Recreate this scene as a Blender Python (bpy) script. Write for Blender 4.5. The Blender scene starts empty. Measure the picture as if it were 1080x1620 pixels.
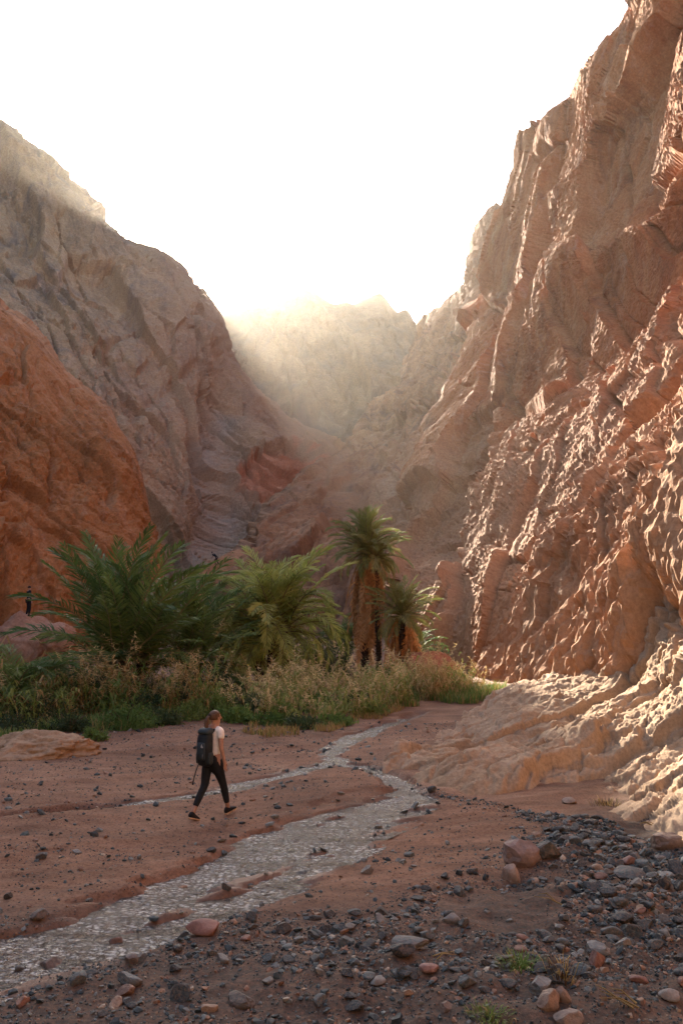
import bpy, math, random
import numpy as np
from mathutils import Vector, Matrix, Euler

SC = bpy.context.scene
COL = SC.collection
R = math.radians

# ------------------------------------------------------------------ camera, light, exposure
F = 1400.0                      # focal length in pixels of the 1080 x 1620 photograph
PW, PH = 1080.0, 1620.0
HORIZON = 960.0
CAM = np.array([0.0, 0.0, 3.3])
PITCH = math.atan((HORIZON - PH / 2) / F)
cd = bpy.data.cameras.new('camera')
cam = bpy.data.objects.new('camera', cd)
COL.objects.link(cam)
cam.location = CAM
cam.rotation_euler = (math.pi / 2 + PITCH, 0, 0)
cd.sensor_fit = 'VERTICAL'
cd.sensor_height = 36.0
cd.sensor_width = 24.0
cd.lens = 36.0 * F / PH
cd.clip_start = 0.05
cd.clip_end = 4000
SC.camera = cam
CP, SP = math.cos(PITCH), math.sin(PITCH)


def ray(px, py):
    u = (px - PW / 2) / F
    v = (PH / 2 - py) / F
    return np.array([u, CP - v * SP, SP + v * CP])


SUN_D = ray(284, 421)
SUN_D = SUN_D / np.linalg.norm(SUN_D)
SUN_EL = math.asin(SUN_D[2])
SUN_AZ = math.atan2(SUN_D[0], SUN_D[1])          # clockwise from +Y

world = bpy.data.worlds.new('World')
SC.world = world
world.use_nodes = True
wn = world.node_tree
bgn = wn.nodes['Background']
sky = wn.nodes.new('ShaderNodeTexSky')
sky.sky_type = 'NISHITA'
sky.sun_disc = False
sky.sun_elevation = SUN_EL
sky.sun_rotation = SUN_AZ
sky.altitude = 0
sky.air_density = 0.8
sky.dust_density = 1.4
sky.ozone_density = 0.6
bgn.inputs['Strength'].default_value = 0.075
wn.links.new(sky.outputs['Color'], bgn.inputs['Color'])

sl = bpy.data.lights.new('sun', 'SUN')
sl.energy = 3.9
sl.angle = R(0.6)
sl.color = (1.0, 0.86, 0.68)
so = bpy.data.objects.new('sun', sl)
COL.objects.link(so)
so.rotation_euler = Vector(SUN_D).to_track_quat('Z', 'Y').to_euler()
so.location = (-10, 20, 60)

SC.view_settings.view_transform = 'Standard'
SC.view_settings.look = 'None'
SC.view_settings.gamma = 1
SC.view_settings.use_curve_mapping = False
SC.view_settings.exposure = 2.85
SC.render.engine = 'CYCLES'
SC.cycles.use_denoising = True
SC.cycles.max_bounces = 6
SC.cycles.diffuse_bounces = 3
SC.cycles.glossy_bounces = 2
SC.cycles.transmission_bounces = 2
SC.cycles.transparent_max_bounces = 8
SC.cycles.volume_bounces = 0
SC.cycles.sample_clamp_indirect = 6

HAZE_DENSITY = 0.00010
HAZE_G = 0.76


# ------------------------------------------------------------------ projection helpers
def at(px, py, Y):
    """world point at distance Y (world y) that the photograph shows at pixel px, py"""
    d = ray(px, py)
    return CAM + d * (Y / d[1])


def G(px, py, z=0.0):
    d = ray(px, py)
    return CAM + d * ((z - CAM[2]) / d[2])


def GY(px, Y, z=0.0):
    """point at height z, distance Y under pixel column px"""
    # solve for v so that the ray hits height z at world y = Y
    a = (z - CAM[2]) / Y
    v = (a * CP - SP) / (CP + a * SP)
    dy = CP - v * SP
    return np.array([CAM[0] + (px - PW / 2) / F * Y / dy, Y, z])


# ------------------------------------------------------------------ numpy noise
def _hash(ix, iy, iz, seed):
    h = (ix.astype(np.uint32) * np.uint32(374761393) + iy.astype(np.uint32) * np.uint32(668265263)
         + iz.astype(np.uint32) * np.uint32(2147483647) + np.uint32((seed * 974634777 + 12345) & 0xffffffff))
    h = (h ^ (h >> np.uint32(13))) * np.uint32(1274126177)
    h = (h ^ (h >> np.uint32(16))) * np.uint32(2246822519)
    return h ^ (h >> np.uint32(15))


_G = np.array([(1, 1, 0), (-1, 1, 0), (1, -1, 0), (-1, -1, 0), (1, 0, 1), (-1, 0, 1), (1, 0, -1), (-1, 0, -1),
               (0, 1, 1), (0, -1, 1), (0, 1, -1), (0, -1, -1), (1, 1, 0), (-1, 1, 0), (0, -1, 1), (0, -1, -1)], np.float32)


def perlin(P, seed=0):
    P = np.asarray(P, np.float32)
    I = np.floor(P).astype(np.int32)
    f = P - I
    w = f * f * f * (f * (f * 6 - 15) + 10)
    out = np.zeros(len(P), np.float32)
    for dx in (0, 1):
        wx = w[:, 0] if dx else 1 - w[:, 0]
        for dy in (0, 1):
            wy = w[:, 1] if dy else 1 - w[:, 1]
            for dz in (0, 1):
                wz = w[:, 2] if dz else 1 - w[:, 2]
                g = _G[_hash(I[:, 0] + dx, I[:, 1] + dy, I[:, 2] + dz, seed) & np.uint32(15)]
                out += wx * wy * wz * (g[:, 0] * (f[:, 0] - dx) + g[:, 1] * (f[:, 1] - dy) + g[:, 2] * (f[:, 2] - dz))
    return out


def fbm(P, octaves=4, seed=0, gain=0.5, lac=2.03):
    P = np.asarray(P, np.float32)
    a, s = 1.0, np.zeros(len(P), np.float32)
    for o in range(octaves):
        s += a * perlin(P, seed + o)
        P = P * lac + 7.3
        a *= gain
    return s


def ridged(P, octaves=4, seed=0, gain=0.5, lac=2.1):
    P = np.asarray(P, np.float32)
    a, s = 1.0, np.zeros(len(P), np.float32)
    prev = 1.0
    for o in range(octaves):
        r = 1 - np.abs(perlin(P, seed + o)) * 2
        r = r * r
        s += a * r * prev
        prev = np.clip(r, 0, 1)
        P = P * lac + 3.7
        a *= gain
    return s


def facet(P, seed=0, tilt=1.0, step=0.35, soft=0.09):
    """broken rock: every cell of a jittered lattice is a block with its own tilt and height"""
    P = np.asarray(P, np.float32)
    B = np.floor(P - 0.5).astype(np.int32)
    best = np.full(len(P), 1e9, np.float32)
    sec = np.full(len(P), 1e9, np.float32)
    val = np.zeros(len(P), np.float32)
    val2 = np.zeros(len(P), np.float32)
    for dx in (0, 1):
        for dy in (0, 1):
            for dz in (0, 1):
                cx, cy, cz = B[:, 0] + dx, B[:, 1] + dy, B[:, 2] + dz
                h = _hash(cx, cy, cz, seed)
                jx = (h & np.uint32(1023)).astype(np.float32) / 1023
                jy = ((h >> np.uint32(10)) & np.uint32(1023)).astype(np.float32) / 1023
                jz = ((h >> np.uint32(20)) & np.uint32(1023)).astype(np.float32) / 1023
                h2 = _hash(cx, cy, cz, seed + 77)
                rx = (h2 & np.uint32(1023)).astype(np.float32) / 511.5 - 1
                ry = ((h2 >> np.uint32(10)) & np.uint32(1023)).astype(np.float32) / 511.5 - 1
                rz = ((h2 >> np.uint32(20)) & np.uint32(1023)).astype(np.float32) / 511.5 - 1
                ex = P[:, 0] - cx - 0.15 - 0.7 * jx
                ey = P[:, 1] - cy - 0.15 - 0.7 * jy
                ez = P[:, 2] - cz - 0.15 - 0.7 * jz
                d = ex * ex + ey * ey + ez * ez
                v = tilt * (ex * rx + ey * ry + ez * rz) + step * (rx + ry)
                m = d < best
                m2 = ~m & (d < sec)
                val2 = np.where(m, val, np.where(m2, v, val2))
                sec = np.where(m, best, np.where(m2, d, sec))
                val = np.where(m, v, val)
                best = np.where(m, d, best)
    edge = np.sqrt(sec) - np.sqrt(best)
    k = 0.5 * (1 - smooth(0, soft, edge))
    return val * (1 - k) + val2 * k, edge


def smooth(a, b, x):
    t = np.clip((x - a) / (b - a), 0, 1)
    return t * t * (3 - 2 * t)


def seg_dist(X, Y, pts):
    """distance to a polyline, and the interpolated extra columns of pts (x, y, extra...)"""
    pts = np.asarray(pts, np.float64)
    best = np.full(X.shape, 1e9)
    ext = np.zeros(X.shape)
    for a, b in zip(pts[:-1], pts[1:]):
        vx, vy = b[0] - a[0], b[1] - a[1]
        L = vx * vx + vy * vy + 1e-9
        t = np.clip(((X - a[0]) * vx + (Y - a[1]) * vy) / L, 0, 1)
        d = np.hypot(X - a[0] - t * vx, Y - a[1] - t * vy)
        e = a[2] + t * (b[2] - a[2]) if pts.shape[1] > 2 else t
        m = d < best
        best = np.where(m, d, best)
        ext = np.where(m, e, ext)
    return best, ext


def inside(X, Y, poly):
    res = np.zeros(np.shape(X), bool)
    n = len(poly)
    j = n - 1
    for i in range(n):
        xi, yi = poly[i][0], poly[i][1]
        xj, yj = poly[j][0], poly[j][1]
        c = ((yi > Y) != (yj > Y)) & (X < (xj - xi) * (Y - yi) / (yj - yi + 1e-12) + xi)
        res ^= c
        j = i
    return res


# ------------------------------------------------------------------ objects
def mesh(name, V, Fc, mats=None, smooth_shade=True, midx=None, attrs=None):
    """V (n,3); Fc: an (m,3) or (m,4) int array or a list of such arrays"""
    V = np.asarray(V, np.float32)
    if not isinstance(Fc, (list, tuple)):
        Fc = [Fc]
    Fc = [np.asarray(f, np.int32) for f in Fc if len(f)]
    me = bpy.data.meshes.new(name)
    nl = sum(f.size for f in Fc)
    npoly = sum(len(f) for f in Fc)
    me.vertices.add(len(V))
    me.vertices.foreach_set('co', V.ravel())
    me.loops.add(nl)
    me.loops.foreach_set('vertex_index', np.concatenate([f.ravel() for f in Fc]))
    me.polygons.add(npoly)
    starts, tot = [], 0
    for f in Fc:
        starts.append(tot + np.arange(len(f), dtype=np.int32) * f.shape[1])
        tot += f.size
    me.polygons.foreach_set('loop_start', np.concatenate(starts))
    if midx is not None:
        me.polygons.foreach_set('material_index', np.asarray(midx, np.int32))
    me.polygons.foreach_set('use_smooth', np.full(npoly, smooth_shade, bool))
    if attrs:
        for k, a in attrs.items():
            at_ = me.attributes.new(k, 'FLOAT', 'POINT')
            at_.data.foreach_set('value', np.asarray(a, np.float32).ravel())
    me.update(calc_edges=True)
    for m in (mats or []):
        me.materials.append(m)
    return me


def link(name, data, parent=None, loc=None, rot=None, scale=None):
    o = bpy.data.objects.new(name, data)
    COL.objects.link(o)
    if parent is not None:
        o.parent = parent
    if loc is not None:
        o.location = loc
    if rot is not None:
        o.rotation_euler = rot
    if scale is not None:
        o.scale = (scale,) * 3 if isinstance(scale, (int, float)) else scale
    return o


def tag(o, label=None, cat=None, group=None, kind=None):
    if label:
        o['label'] = label
    if cat:
        o['category'] = cat
    if group:
        o['group'] = group
    if kind:
        o['kind'] = kind
    return o


# ------------------------------------------------------------------ materials
class NT:
    def __init__(self, name):
        self.m = bpy.data.materials.new(name)
        self.m.use_nodes = True
        self.t = self.m.node_tree
        self.t.nodes.clear()
        self.out = self.t.nodes.new('ShaderNodeOutputMaterial')

    def n(self, typ, **kw):
        nd = self.t.nodes.new('ShaderNode' + typ)
        for k, v in kw.items():
            setattr(nd, k, v)
        return nd

    def l(self, a, b):
        self.t.links.new(a, b)

    def coord(self, scale=(1, 1, 1), rot=(0, 0, 0), kind='Object'):
        c = self.n('TexCoord')
        mp = self.n('Mapping')
        mp.inputs['Scale'].default_value = scale
        mp.inputs['Rotation'].default_value = rot
        self.l(c.outputs[kind], mp.inputs['Vector'])
        return mp.outputs['Vector']

    def noise(self, vec, scale, detail=6, rough=0.55, dist=0.0, typ='FBM'):
        nd = self.n('TexNoise')
        nd.noise_type = typ
        nd.inputs['Scale'].default_value = scale
        nd.inputs['Detail'].default_value = detail
        nd.inputs['Roughness'].default_value = rough
        nd.inputs['Distortion'].default_value = dist
        if vec is not None:
            self.l(vec, nd.inputs['Vector'])
        return nd.outputs['Fac']

    def voro(self, vec, scale, feature='F1', rnd=1.0):
        nd = self.n('TexVoronoi')
        nd.feature = feature
        nd.inputs['Scale'].default_value = scale
        nd.inputs['Randomness'].default_value = rnd
        if vec is not None:
            self.l(vec, nd.inputs['Vector'])
        return nd

    def ramp(self, fac, stops):
        nd = self.n('ValToRGB')
        cr = nd.color_ramp
        while len(cr.elements) < len(stops):
            cr.elements.new(0.5)
        for e, (p, c) in zip(cr.elements, stops):
            e.position = p
            e.color = (c, c, c, 1) if isinstance(c, (int, float)) else (c[0], c[1], c[2], 1)
        self.l(fac, nd.inputs['Fac'])
        return nd.outputs['Color']

    def mix(self, fac, a, b, mode='MIX'):
        nd = self.n('Mix')
        nd.data_type = 'RGBA'
        nd.blend_type = mode
        for i, v in ((0, fac), (6, a), (7, b)):
            if isinstance(v, (int, float)):
                nd.inputs[i].default_value = v if i == 0 else (v, v, v, 1)
            elif isinstance(v, tuple):
                nd.inputs[i].default_value = (v[0], v[1], v[2], 1)
            else:
                self.l(v, nd.inputs[i])
        return nd.outputs[2]

    def math(self, op, a, b=0.0, clamp=False):
        nd = self.n('Math')
        nd.operation = op
        nd.use_clamp = clamp
        for i, v in ((0, a), (1, b)):
            if isinstance(v, (int, float)):
                nd.inputs[i].default_value = v
            else:
                self.l(v, nd.inputs[i])
        return nd.outputs[0]

    def bump(self, h, strength=0.5, dist=0.1, normal=None):
        nd = self.n('Bump')
        nd.inputs['Strength'].default_value = strength
        nd.inputs['Distance'].default_value = dist
        self.l(h, nd.inputs['Height'])
        if normal is not None:
            self.l(normal, nd.inputs['Normal'])
        return nd.outputs['Normal']

    def attr(self, name):
        nd = self.n('Attribute')
        nd.attribute_name = name
        return nd.outputs['Fac']

    def rand(self):
        return self.n('ObjectInfo').outputs['Random']

    def bsdf(self, color, rough=0.9, normal=None, spec=0.3):
        nd = self.n('BsdfPrincipled')
        if isinstance(color, tuple):
            nd.inputs['Base Color'].default_value = (*color, 1)
        else:
            self.l(color, nd.inputs['Base Color'])
        if isinstance(rough, (int, float)):
            nd.inputs['Roughness'].default_value = rough
        else:
            self.l(rough, nd.inputs['Roughness'])
        nd.inputs['Specular IOR Level'].default_value = spec
        if normal is not None:
            self.l(normal, nd.inputs['Normal'])
        self.l(nd.outputs[0], self.out.inputs['Surface'])
        return nd


def rock_mat(name, cols, big=0.08, streak=(1, 1, 0.25), srot=(0, 0, 0), sscale=0.5, fine=4.0, bump=0.6, bdist=0.12,
             varnish=None, varnish_amt=0.5, pale=None, pale_amt=0.0, attr_cols=None):
    t = NT(name)
    v = t.coord()
    vs = t.coord(scale=streak, rot=srot)
    n1 = t.noise(v, big, 5, 0.6, 0.4)
    n2 = t.noise(vs, sscale, 8, 0.65, 0.6)
    k = t.math('ADD', t.math('MULTIPLY', n1, 0.5), t.math('MULTIPLY', n2, 0.5))
    n = len(cols)
    c = t.ramp(k, [(0.33 + 0.34 * i / (n - 1), cols[i]) for i in range(n)])
    if varnish:
        m = t.ramp(t.noise(vs, sscale * 0.6, 9, 0.7, 1.2), [(0.5, 0.0), (0.68, 1.0)])
        c = t.mix(t.math('MULTIPLY', m, varnish_amt), c, varnish)
    if pale:
        m = t.ramp(t.noise(vs, sscale * 1.7, 9, 0.7, 0.8), [(0.55, 0.0), (0.7, 1.0)])
        c = t.mix(t.math('MULTIPLY', m, pale_amt), c, pale)
    for a, col, amt in (attr_cols or []):
        c = t.mix(t.math('MULTIPLY', t.attr(a), amt), c, col)
    sp = t.ramp(t.noise(v, fine * 2.2, 6, 0.7), [(0.3, 0.72), (0.7, 1.25)])
    c = t.mix(1.0, c, sp, 'MULTIPLY')
    h1 = t.noise(v, fine * 0.35, 10, 0.68, 0.5)
    h2 = t.noise(vs, fine * 0.6, 8, 0.7, 0.8, 'RIDGED_MULTIFRACTAL')
    h = t.math('ADD', h1, t.math('MULTIPLY', h2, 0.18))
    nb = t.bump(h, bump, bdist)
    t.bsdf(c, 0.93, nb, 0.15)
    return t.m
# ================================================================== terrain
def cm(p0, p1, p2, p3, t):
    return 0.5 * ((2 * p1) + (-p0 + p2) * t + (2 * p0 - 5 * p1 + 4 * p2 - p3) * t * t + (-p0 + 3 * p1 - 3 * p2 + p3) * t ** 3)


def interp_axis0(A, counts):
    """Catmull-Rom along axis 0 with counts[i] samples in interval i"""
    out = []
    n = len(A)
    for i in range(n - 1):
        p1, p2 = A[i], A[i + 1]
        p0 = A[i - 1] if i > 0 else 2 * p1 - p2
        p3 = A[i + 2] if i + 2 < n else 2 * p2 - p1
        # limit the outer tangents so that uneven spacing does not overshoot
        L = np.linalg.norm(p2 - p1, axis=-1, keepdims=True)
        d0 = p1 - p0
        l0 = np.linalg.norm(d0, axis=-1, keepdims=True) + 1e-9
        d3 = p3 - p2
        l3 = np.linalg.norm(d3, axis=-1, keepdims=True) + 1e-9
        p0 = p1 - d0 * np.minimum(1, L / l0)
        p3 = p2 + d3 * np.minimum(1, L / l3)
        for k in range(counts[i]):
            out.append(cm(p0, p1, p2, p3, k / counts[i]))
    out.append(A[-1])
    return np.array(out)


def grid_faces(nr, nc, flip=False):
    a = (np.arange(nr - 1)[:, None] * nc + np.arange(nc - 1)[None, :]).ravel()
    f = np.stack([a, a + 1, a + nc + 1, a + nc], 1)
    return f[:, ::-1] if flip else f


def sheet(name, ctrl, rc, cc, disp, mats, label, cat, smooth_shade=True, attrs=None, toward=None, crest=None, crest_w=0.3):
    """ctrl[row][col] world points -> a displaced rock surface"""
    A = np.array(ctrl, np.float64)
    A = interp_axis0(A, rc)
    A = interp_axis0(A.transpose(1, 0, 2), cc).transpose(1, 0, 2)
    nr, nc = A.shape[:2]
    dr = np.gradient(A, axis=0)
    dc = np.gradient(A, axis=1)
    N = np.cross(dc, dr)
    N /= np.linalg.norm(N, axis=-1, keepdims=True) + 1e-9
    c = np.asarray(toward if toward is not None else CAM)
    flip = np.mean(np.sum(N * (c - A), -1)) < 0
    if flip:
        N = -N
    # soften the normals so the displacement does not fold over at creases
    for _ in range(12):
        M = N.copy()
        M[1:-1] += N[:-2] + N[2:]
        M[:, 1:-1] += N[:, :-2] + N[:, 2:]
        N = M / (np.linalg.norm(M, axis=-1, keepdims=True) + 1e-9)
    S = np.cumsum(np.linalg.norm(dc, axis=-1), 1)
    T = np.cumsum(np.linalg.norm(dr, axis=-1), 0)
    P = A.reshape(-1, 3)
    Nn = N.reshape(-1, 3)
    d = disp(P, S.ravel(), T.ravel(), Nn)
    if crest is not None:
        # keep the crest close to its drawn line: less relief there, none of it on average
        rp = np.concatenate([i + np.arange(n_) / n_ for i, n_ in enumerate(rc)] + [[len(rc)]])
        wr = np.repeat((1 - smooth(crest - 1.2, crest - 0.1, rp))[:, None], nc, 1).ravel()
        mean = float(np.mean(d[wr < 0.6]))
        d = d * wr + (1 - wr) * crest_w * (d - mean)
    at_ = attrs(P) if attrs else None
    V = P + (Nn * d[:, None] if d.ndim == 1 else d)
    me = mesh(name, V, grid_faces(nr, nc, flip), mats, smooth_shade, attrs=at_)
    o = link(name, me)
    tag(o, label, cat, kind='structure')
    return o, V.reshape(nr, nc, 3)


def pt(p):
    """control point: (px, py, Y) or (px, 'g', Y) on the ground or a world point ('w', x, y, z)"""
    if p[0] == 'w':
        return np.array(p[1:], float)
    if p[1] == 'g':
        return GY(p[0], p[2], -0.6)
    return at(*p)


def squash(P, axis, k, rot=0):
    a = np.array(axis, float)
    a /= np.linalg.norm(a)
    return P - k * (P @ a)[:, None] * a[None, :]


def warp(P, scale, amt, seed):
    Q = P / scale
    return P + amt * np.stack([fbm(Q, 2, seed), fbm(Q, 2, seed + 11), fbm(Q, 2, seed + 23)], 1)


# ---- right hand cliff
A_ = [(622, 'g', 46), (622, 940, 48), (628, 850, 55), (645, 770, 58), (672, 650, 64), (715, 560, 68), (762, 470, 72), (788, 390, 75), (812, 308, 78), (845, 330, 100)]
B_ = [(700, 'g', 40), (715, 940, 43), (700, 790, 52), (712, 730, 55), (748, 610, 60), (788, 500, 63), (798, 462, 65.5), (822, 340, 69), (838, 228, 72), (870, 250, 95)]
C_ = [(770, 'g', 36), (785, 930, 39), (770, 725, 48), (782, 685, 50), (810, 580, 53), (840, 450, 55), (848, 425, 57.5), (855, 320, 61), (862, 195, 65), (890, 215, 86)]
D_ = [(830, 'g', 32), (850, 900, 35.5), (845, 665, 44), (860, 635, 46), (880, 530, 48), (890, 415, 49), (898, 392, 51.5), (900, 260, 55), (897, 145, 60), (925, 165, 80)]
E_ = [(890, 'g', 28), (910, 860, 31.5), (915, 625, 40), (930, 598, 42), (940, 480, 43.5), (950, 375, 44), (955, 352, 46.5), (945, 210, 50), (935, 90, 55), (965, 110, 76)]
F_ = [(960, 'g', 24), (975, 820, 27.5), (990, 565, 36), (1003, 532, 38), (1010, 420, 39), (1015, 325, 39.5), (1020, 302, 42), (1000, 150, 47), (978, 54, 53), (1010, 75, 74)]
G_ = [(1040, 'g', 19.5), (1050, 780, 23.5), (1060, 445, 32), (1070, 402, 34.5), (1076, 320, 35.5), (1085, 230, 36), (1090, 202, 38.5), (1060, 60, 44), (1006, -15, 52), (1040, -15, 70)]
H_ = [(1180, 'g', 14), (1180, 700, 17.5), (1190, 300, 24), (1195, 260, 27), (1200, 170, 28), (1210, 80, 29), (1215, 50, 31), (1190, -100, 37), (1120, -190, 46), (1150, -200, 66)]
def deeper(c, k, back=1.0):
    return [(p[0], p[1], p[2] * k * (back if i >= 2 else 1)) for i, p in enumerate(c)]


cols = [[pt((p[0], p[1], p[2] * (k0 if i < 2 else k2 if i == 2 else k3 if i < 6 else k3 * 1.045))) for i, p in enumerate(c)] for c, k0, k2, k3 in (
    (A_, 1.24, 1.28, 1.30), (B_, 1.17, 1.26, 1.27), (C_, 1.10, 1.24, 1.26), (D_, 1.05, 1.22, 1.24), (E_, 1.02, 1.20, 1.23), (F_, 1.0, 1.18, 1.22), (G_, 1.0, 1.16, 1.23), (H_, 1.0, 1.15, 1.22))]
wrap = [np.array(p) + np.array([6.0, 26.0, 0]) for p in cols[0]]
beyond = []
for (dx, dy) in ((0.6, -16), (1.6, -34), (0.5, -56)):
    beyond.append([p + np.array([dx, dy * (0.85 + 0.02 * i), 0]) for i, p in enumerate(cols[-1])])
allc = [wrap] + cols + beyond
ctrl = [[allc[j][i] for j in range(len(allc))] for i in range(10)]
STREAK = (0.36, -0.3, 0.88)


def blocks(s, t, z, size, seed, stretch=2.2, wamp=0.18, lean=0.35, tilt=1.0, step=0.3):
    """fractured rock in surface coordinates: blocks of a given size, stretched up the face"""
    W = warp(np.stack([s, t, z], 1) / size, 1.7, wamp * 2.0, seed + 50)
    Q = np.stack([W[:, 0] - lean * W[:, 1] / stretch, W[:, 1] / stretch, 0.35 * W[:, 2]], 1)
    f, e = facet(Q, seed, tilt, step, 0.06)
    return f * size, e


def cliff_disp(P, s, t, n):
    z = P[:, 0] * 0.3
    low = 1 - smooth(10, 20, P[:, 2] + 3 * fbm(P / 9, 2, 33))
    patch = smooth(-0.2, 0.4, fbm(P / 8.0, 3, 71))
    f1, e1 = blocks(s, t, z, 8.5, 5, 3.2, lean=0.85)
    f2, e2 = blocks(s, t, z, 3.0, 9, 3.4, lean=0.85)
    f3, e3 = blocks(s, t, z, 1.1, 15, 2.8, lean=0.8)
    f4, e4 = blocks(s, t, z, 0.45, 19, 2.2, lean=0.7)
    d = 1.4 * fbm(P / 16.0, 3, 1) + 0.23 * f1 + 0.17 * f2 + f3 * (0.035 + 0.06 * patch) + f4 * (0.06 + 0.10 * patch + 0.05 * low)
    d -= 0.6 * np.exp(-(e1 / 0.03) ** 2) + 0.28 * np.exp(-(e2 / 0.045) ** 2) + 0.09 * np.exp(-(e3 / 0.06) ** 2) * low
    d += (0.08 + 0.09 * patch) * fbm(squash(P, STREAK, 0.45) / 0.35, 4, 31, 0.7)
    # horizontal bedding ledges here and there
    bed = fbm(np.stack([P[:, 2] * 0.8 + 0.25 * P[:, 1] + 0.8 * fbm(P / 3.0, 2, 83), P[:, 1] * 0.12, P[:, 0] * 0.12], 1), 2, 81)
    d += 0.10 * np.sign(bed) * np.minimum(np.abs(bed) * 4, 1) * smooth(0.1, 0.5, fbm(P / 12.0, 2, 85) + 0.3 * low)
    return d


def cliff_attrs(P):
    h = P[:, 2] + 4.0 * fbm(P / 8.0, 4, 91) - 0.12 * (P[:, 1] - 20)
    return {'palelow': 1 - smooth(5, 15, h)}


m_cliff = rock_mat('cliff_rock', [(0.21, 0.072, 0.025), (0.34, 0.122, 0.043), (0.40, 0.175, 0.072), (0.46, 0.255, 0.125)], 0.07,
                   (1.0, 1.0, 0.3), (R(38), 0, R(15)), 0.45, 3.0, 0.75, 0.14,
                   varnish=(0.10, 0.045, 0.03), varnish_amt=0.6, pale=(0.52, 0.35, 0.25), pale_amt=0.35, attr_cols=[('palelow', (0.42, 0.25, 0.14), 0.5)])
cliff, cliff_v = sheet('cliff', ctrl, [40, 90, 26, 60, 60, 22, 60, 60, 12],
                       [10, 54, 48, 48, 46, 46, 54, 44, 14, 10, 8], cliff_disp, [m_cliff],
                       smooth_shade=False, crest=8, crest_w=0.7, label=
                       'tall red sandstone cliff with sunlit ribs rising along the dry stream bed', cat='cliff', attrs=cliff_attrs)

# ---- slope running on from the cliff towards the head of the canyon
J0 = [(250, 'g', 74), (330, 898, 82), (390, 838, 92), (470, 772, 108), (540, 708, 126), (598, 640, 145), (640, 576, 162), (655, 540, 176), (668, 516, 186), (690, 520, 230)]
J1 = [(400, 'g', 68), (440, 900, 75), (490, 830, 87), (550, 760, 100), (606, 690, 117), (642, 625, 133), (666, 560, 148), (682, 512, 158), (694, 482, 168), (715, 490, 210)]
J2 = [(520, 'g', 63), (550, 900, 70), (580, 820, 80), (620, 740, 92), (660, 665, 105), (690, 600, 118), (708, 540, 130), (724, 480, 139), (737, 438, 148), (760, 450, 190)]
J3 = [(600, 'g', 59), (620, 890, 66), (640, 810, 74), (670, 720, 86), (700, 640, 97), (722, 570, 107), (742, 490, 115), (751, 410, 123), (757, 346, 130), (785, 360, 165)]
J4 = [(700, 'g', 57), (720, 880, 63), (730, 790, 71), (742, 700, 81), (758, 620, 90), (772, 540, 98), (783, 450, 105), (790, 375, 112), (800, 322, 118), (830, 335, 150)]
J5 = [(800, 'g', 56), (815, 860, 62), (830, 760, 70), (836, 670, 78), (845, 590, 86), (855, 510, 94), (862, 420, 100), (868, 340, 106), (872, 300, 112), (900, 310, 140)]
cols = [[pt(p) for p in deeper(c, 1.24)] for c in (J0, J1, J2, J3, J4, J5)]
wrap = [p + np.array([-2.0, 30.0, -3.0]) for p in cols[0]]
allc = [wrap] + cols
ctrl = [[allc[j][i] for j in range(len(allc))] for i in range(10)]
ST2 = (0.55, 0.6, 0.6)


def slope_disp(P, s, t, n):
    z = P[:, 0] * 0.3
    f1, e1 = blocks(s, t, z, 16.0, 105, 2.8, lean=0.2)
    f2, e2 = blocks(s, t, z, 6.0, 109, 2.6, lean=0.2)
    f3, e3 = blocks(s, t, z, 2.2, 115, 2.2, lean=0.2)
    d = 2.5 * fbm(P / 26.0, 3, 101) + 0.17 * f1 + 0.19 * f2 + 0.18 * f3
    d -= 1.0 * np.exp(-(e1 / 0.03) ** 2) + 0.4 * np.exp(-(e2 / 0.05) ** 2)
    return d + 0.3 * fbm(P / 1.2, 4, 131)


m_slope = rock_mat('slope_rock', [(0.18, 0.088, 0.044), (0.27, 0.128, 0.062), (0.35, 0.172, 0.082), (0.41, 0.24, 0.135)], 0.05,
                   (1, 1, 0.3), (R(40), 0, R(-35)), 0.25, 1.6, 0.8, 0.3,
                   varnish=(0.10, 0.062, 0.05), varnish_amt=0.6, pale=(0.38, 0.27, 0.2), pale_amt=0.3)
slope, slope_v = sheet('rock_slope', ctrl, [16, 40, 40, 44, 40, 36, 36, 34, 10], [8, 44, 44, 40, 40, 40], slope_disp, [m_slope],
                       smooth_shade=False, crest=8, crest_w=0.5, label=
                       'brown rock slope descending diagonally behind the palms below the far ridge', cat='slope')

# ---- left mountain with the ravine and the red alcove
L0 = [(-330, 'g', 70), (-330, 620, 95), (-300, 380, 108), (-280, 250, 116), (-260, 130, 124), (-250, 60, 132), (-240, 20, 145), (-240, 100, 185)]
L1 = [(-110, 'g', 82), (-110, 700, 98), (-110, 520, 107), (-100, 400, 115), (-90, 280, 122), (-90, 180, 130), (-95, 95, 140), (-90, 160, 185)]
L2 = [(0, 'g', 90), (0, 740, 100), (0, 590, 108), (0, 460, 116), (0, 350, 123), (0, 265, 130), (0, 192, 140), (15, 250, 185)]
L3 = [(95, 'g', 93), (95, 760, 102), (95, 640, 109), (95, 520, 117), (95, 430, 124), (97, 345, 131), (97, 268, 142), (115, 330, 185)]
L4 = [(180, 'g', 95), (180, 790, 103), (180, 690, 109), (182, 600, 116), (184, 510, 123), (186, 440, 130), (188, 366, 142), (205, 420, 185)]
L5 = [(262, 'g', 98), (258, 800, 105), (258, 720, 111), (262, 640, 117), (266, 560, 124), (266, 480, 131), (266, 404, 144), (280, 460, 185)]
LX = [(340, 'g', 103), (338, 838, 108), (340, 770, 114), (342, 710, 121), (342, 650, 127.5), (340, 580, 134), (338, 497, 147), (355, 550, 186)]
L6 = [(318, 'g', 101), (312, 830, 106), (312, 760, 111), (316, 690, 118), (318, 620, 125), (318, 550, 132), (317, 468, 146), (335, 530, 185)]
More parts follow.
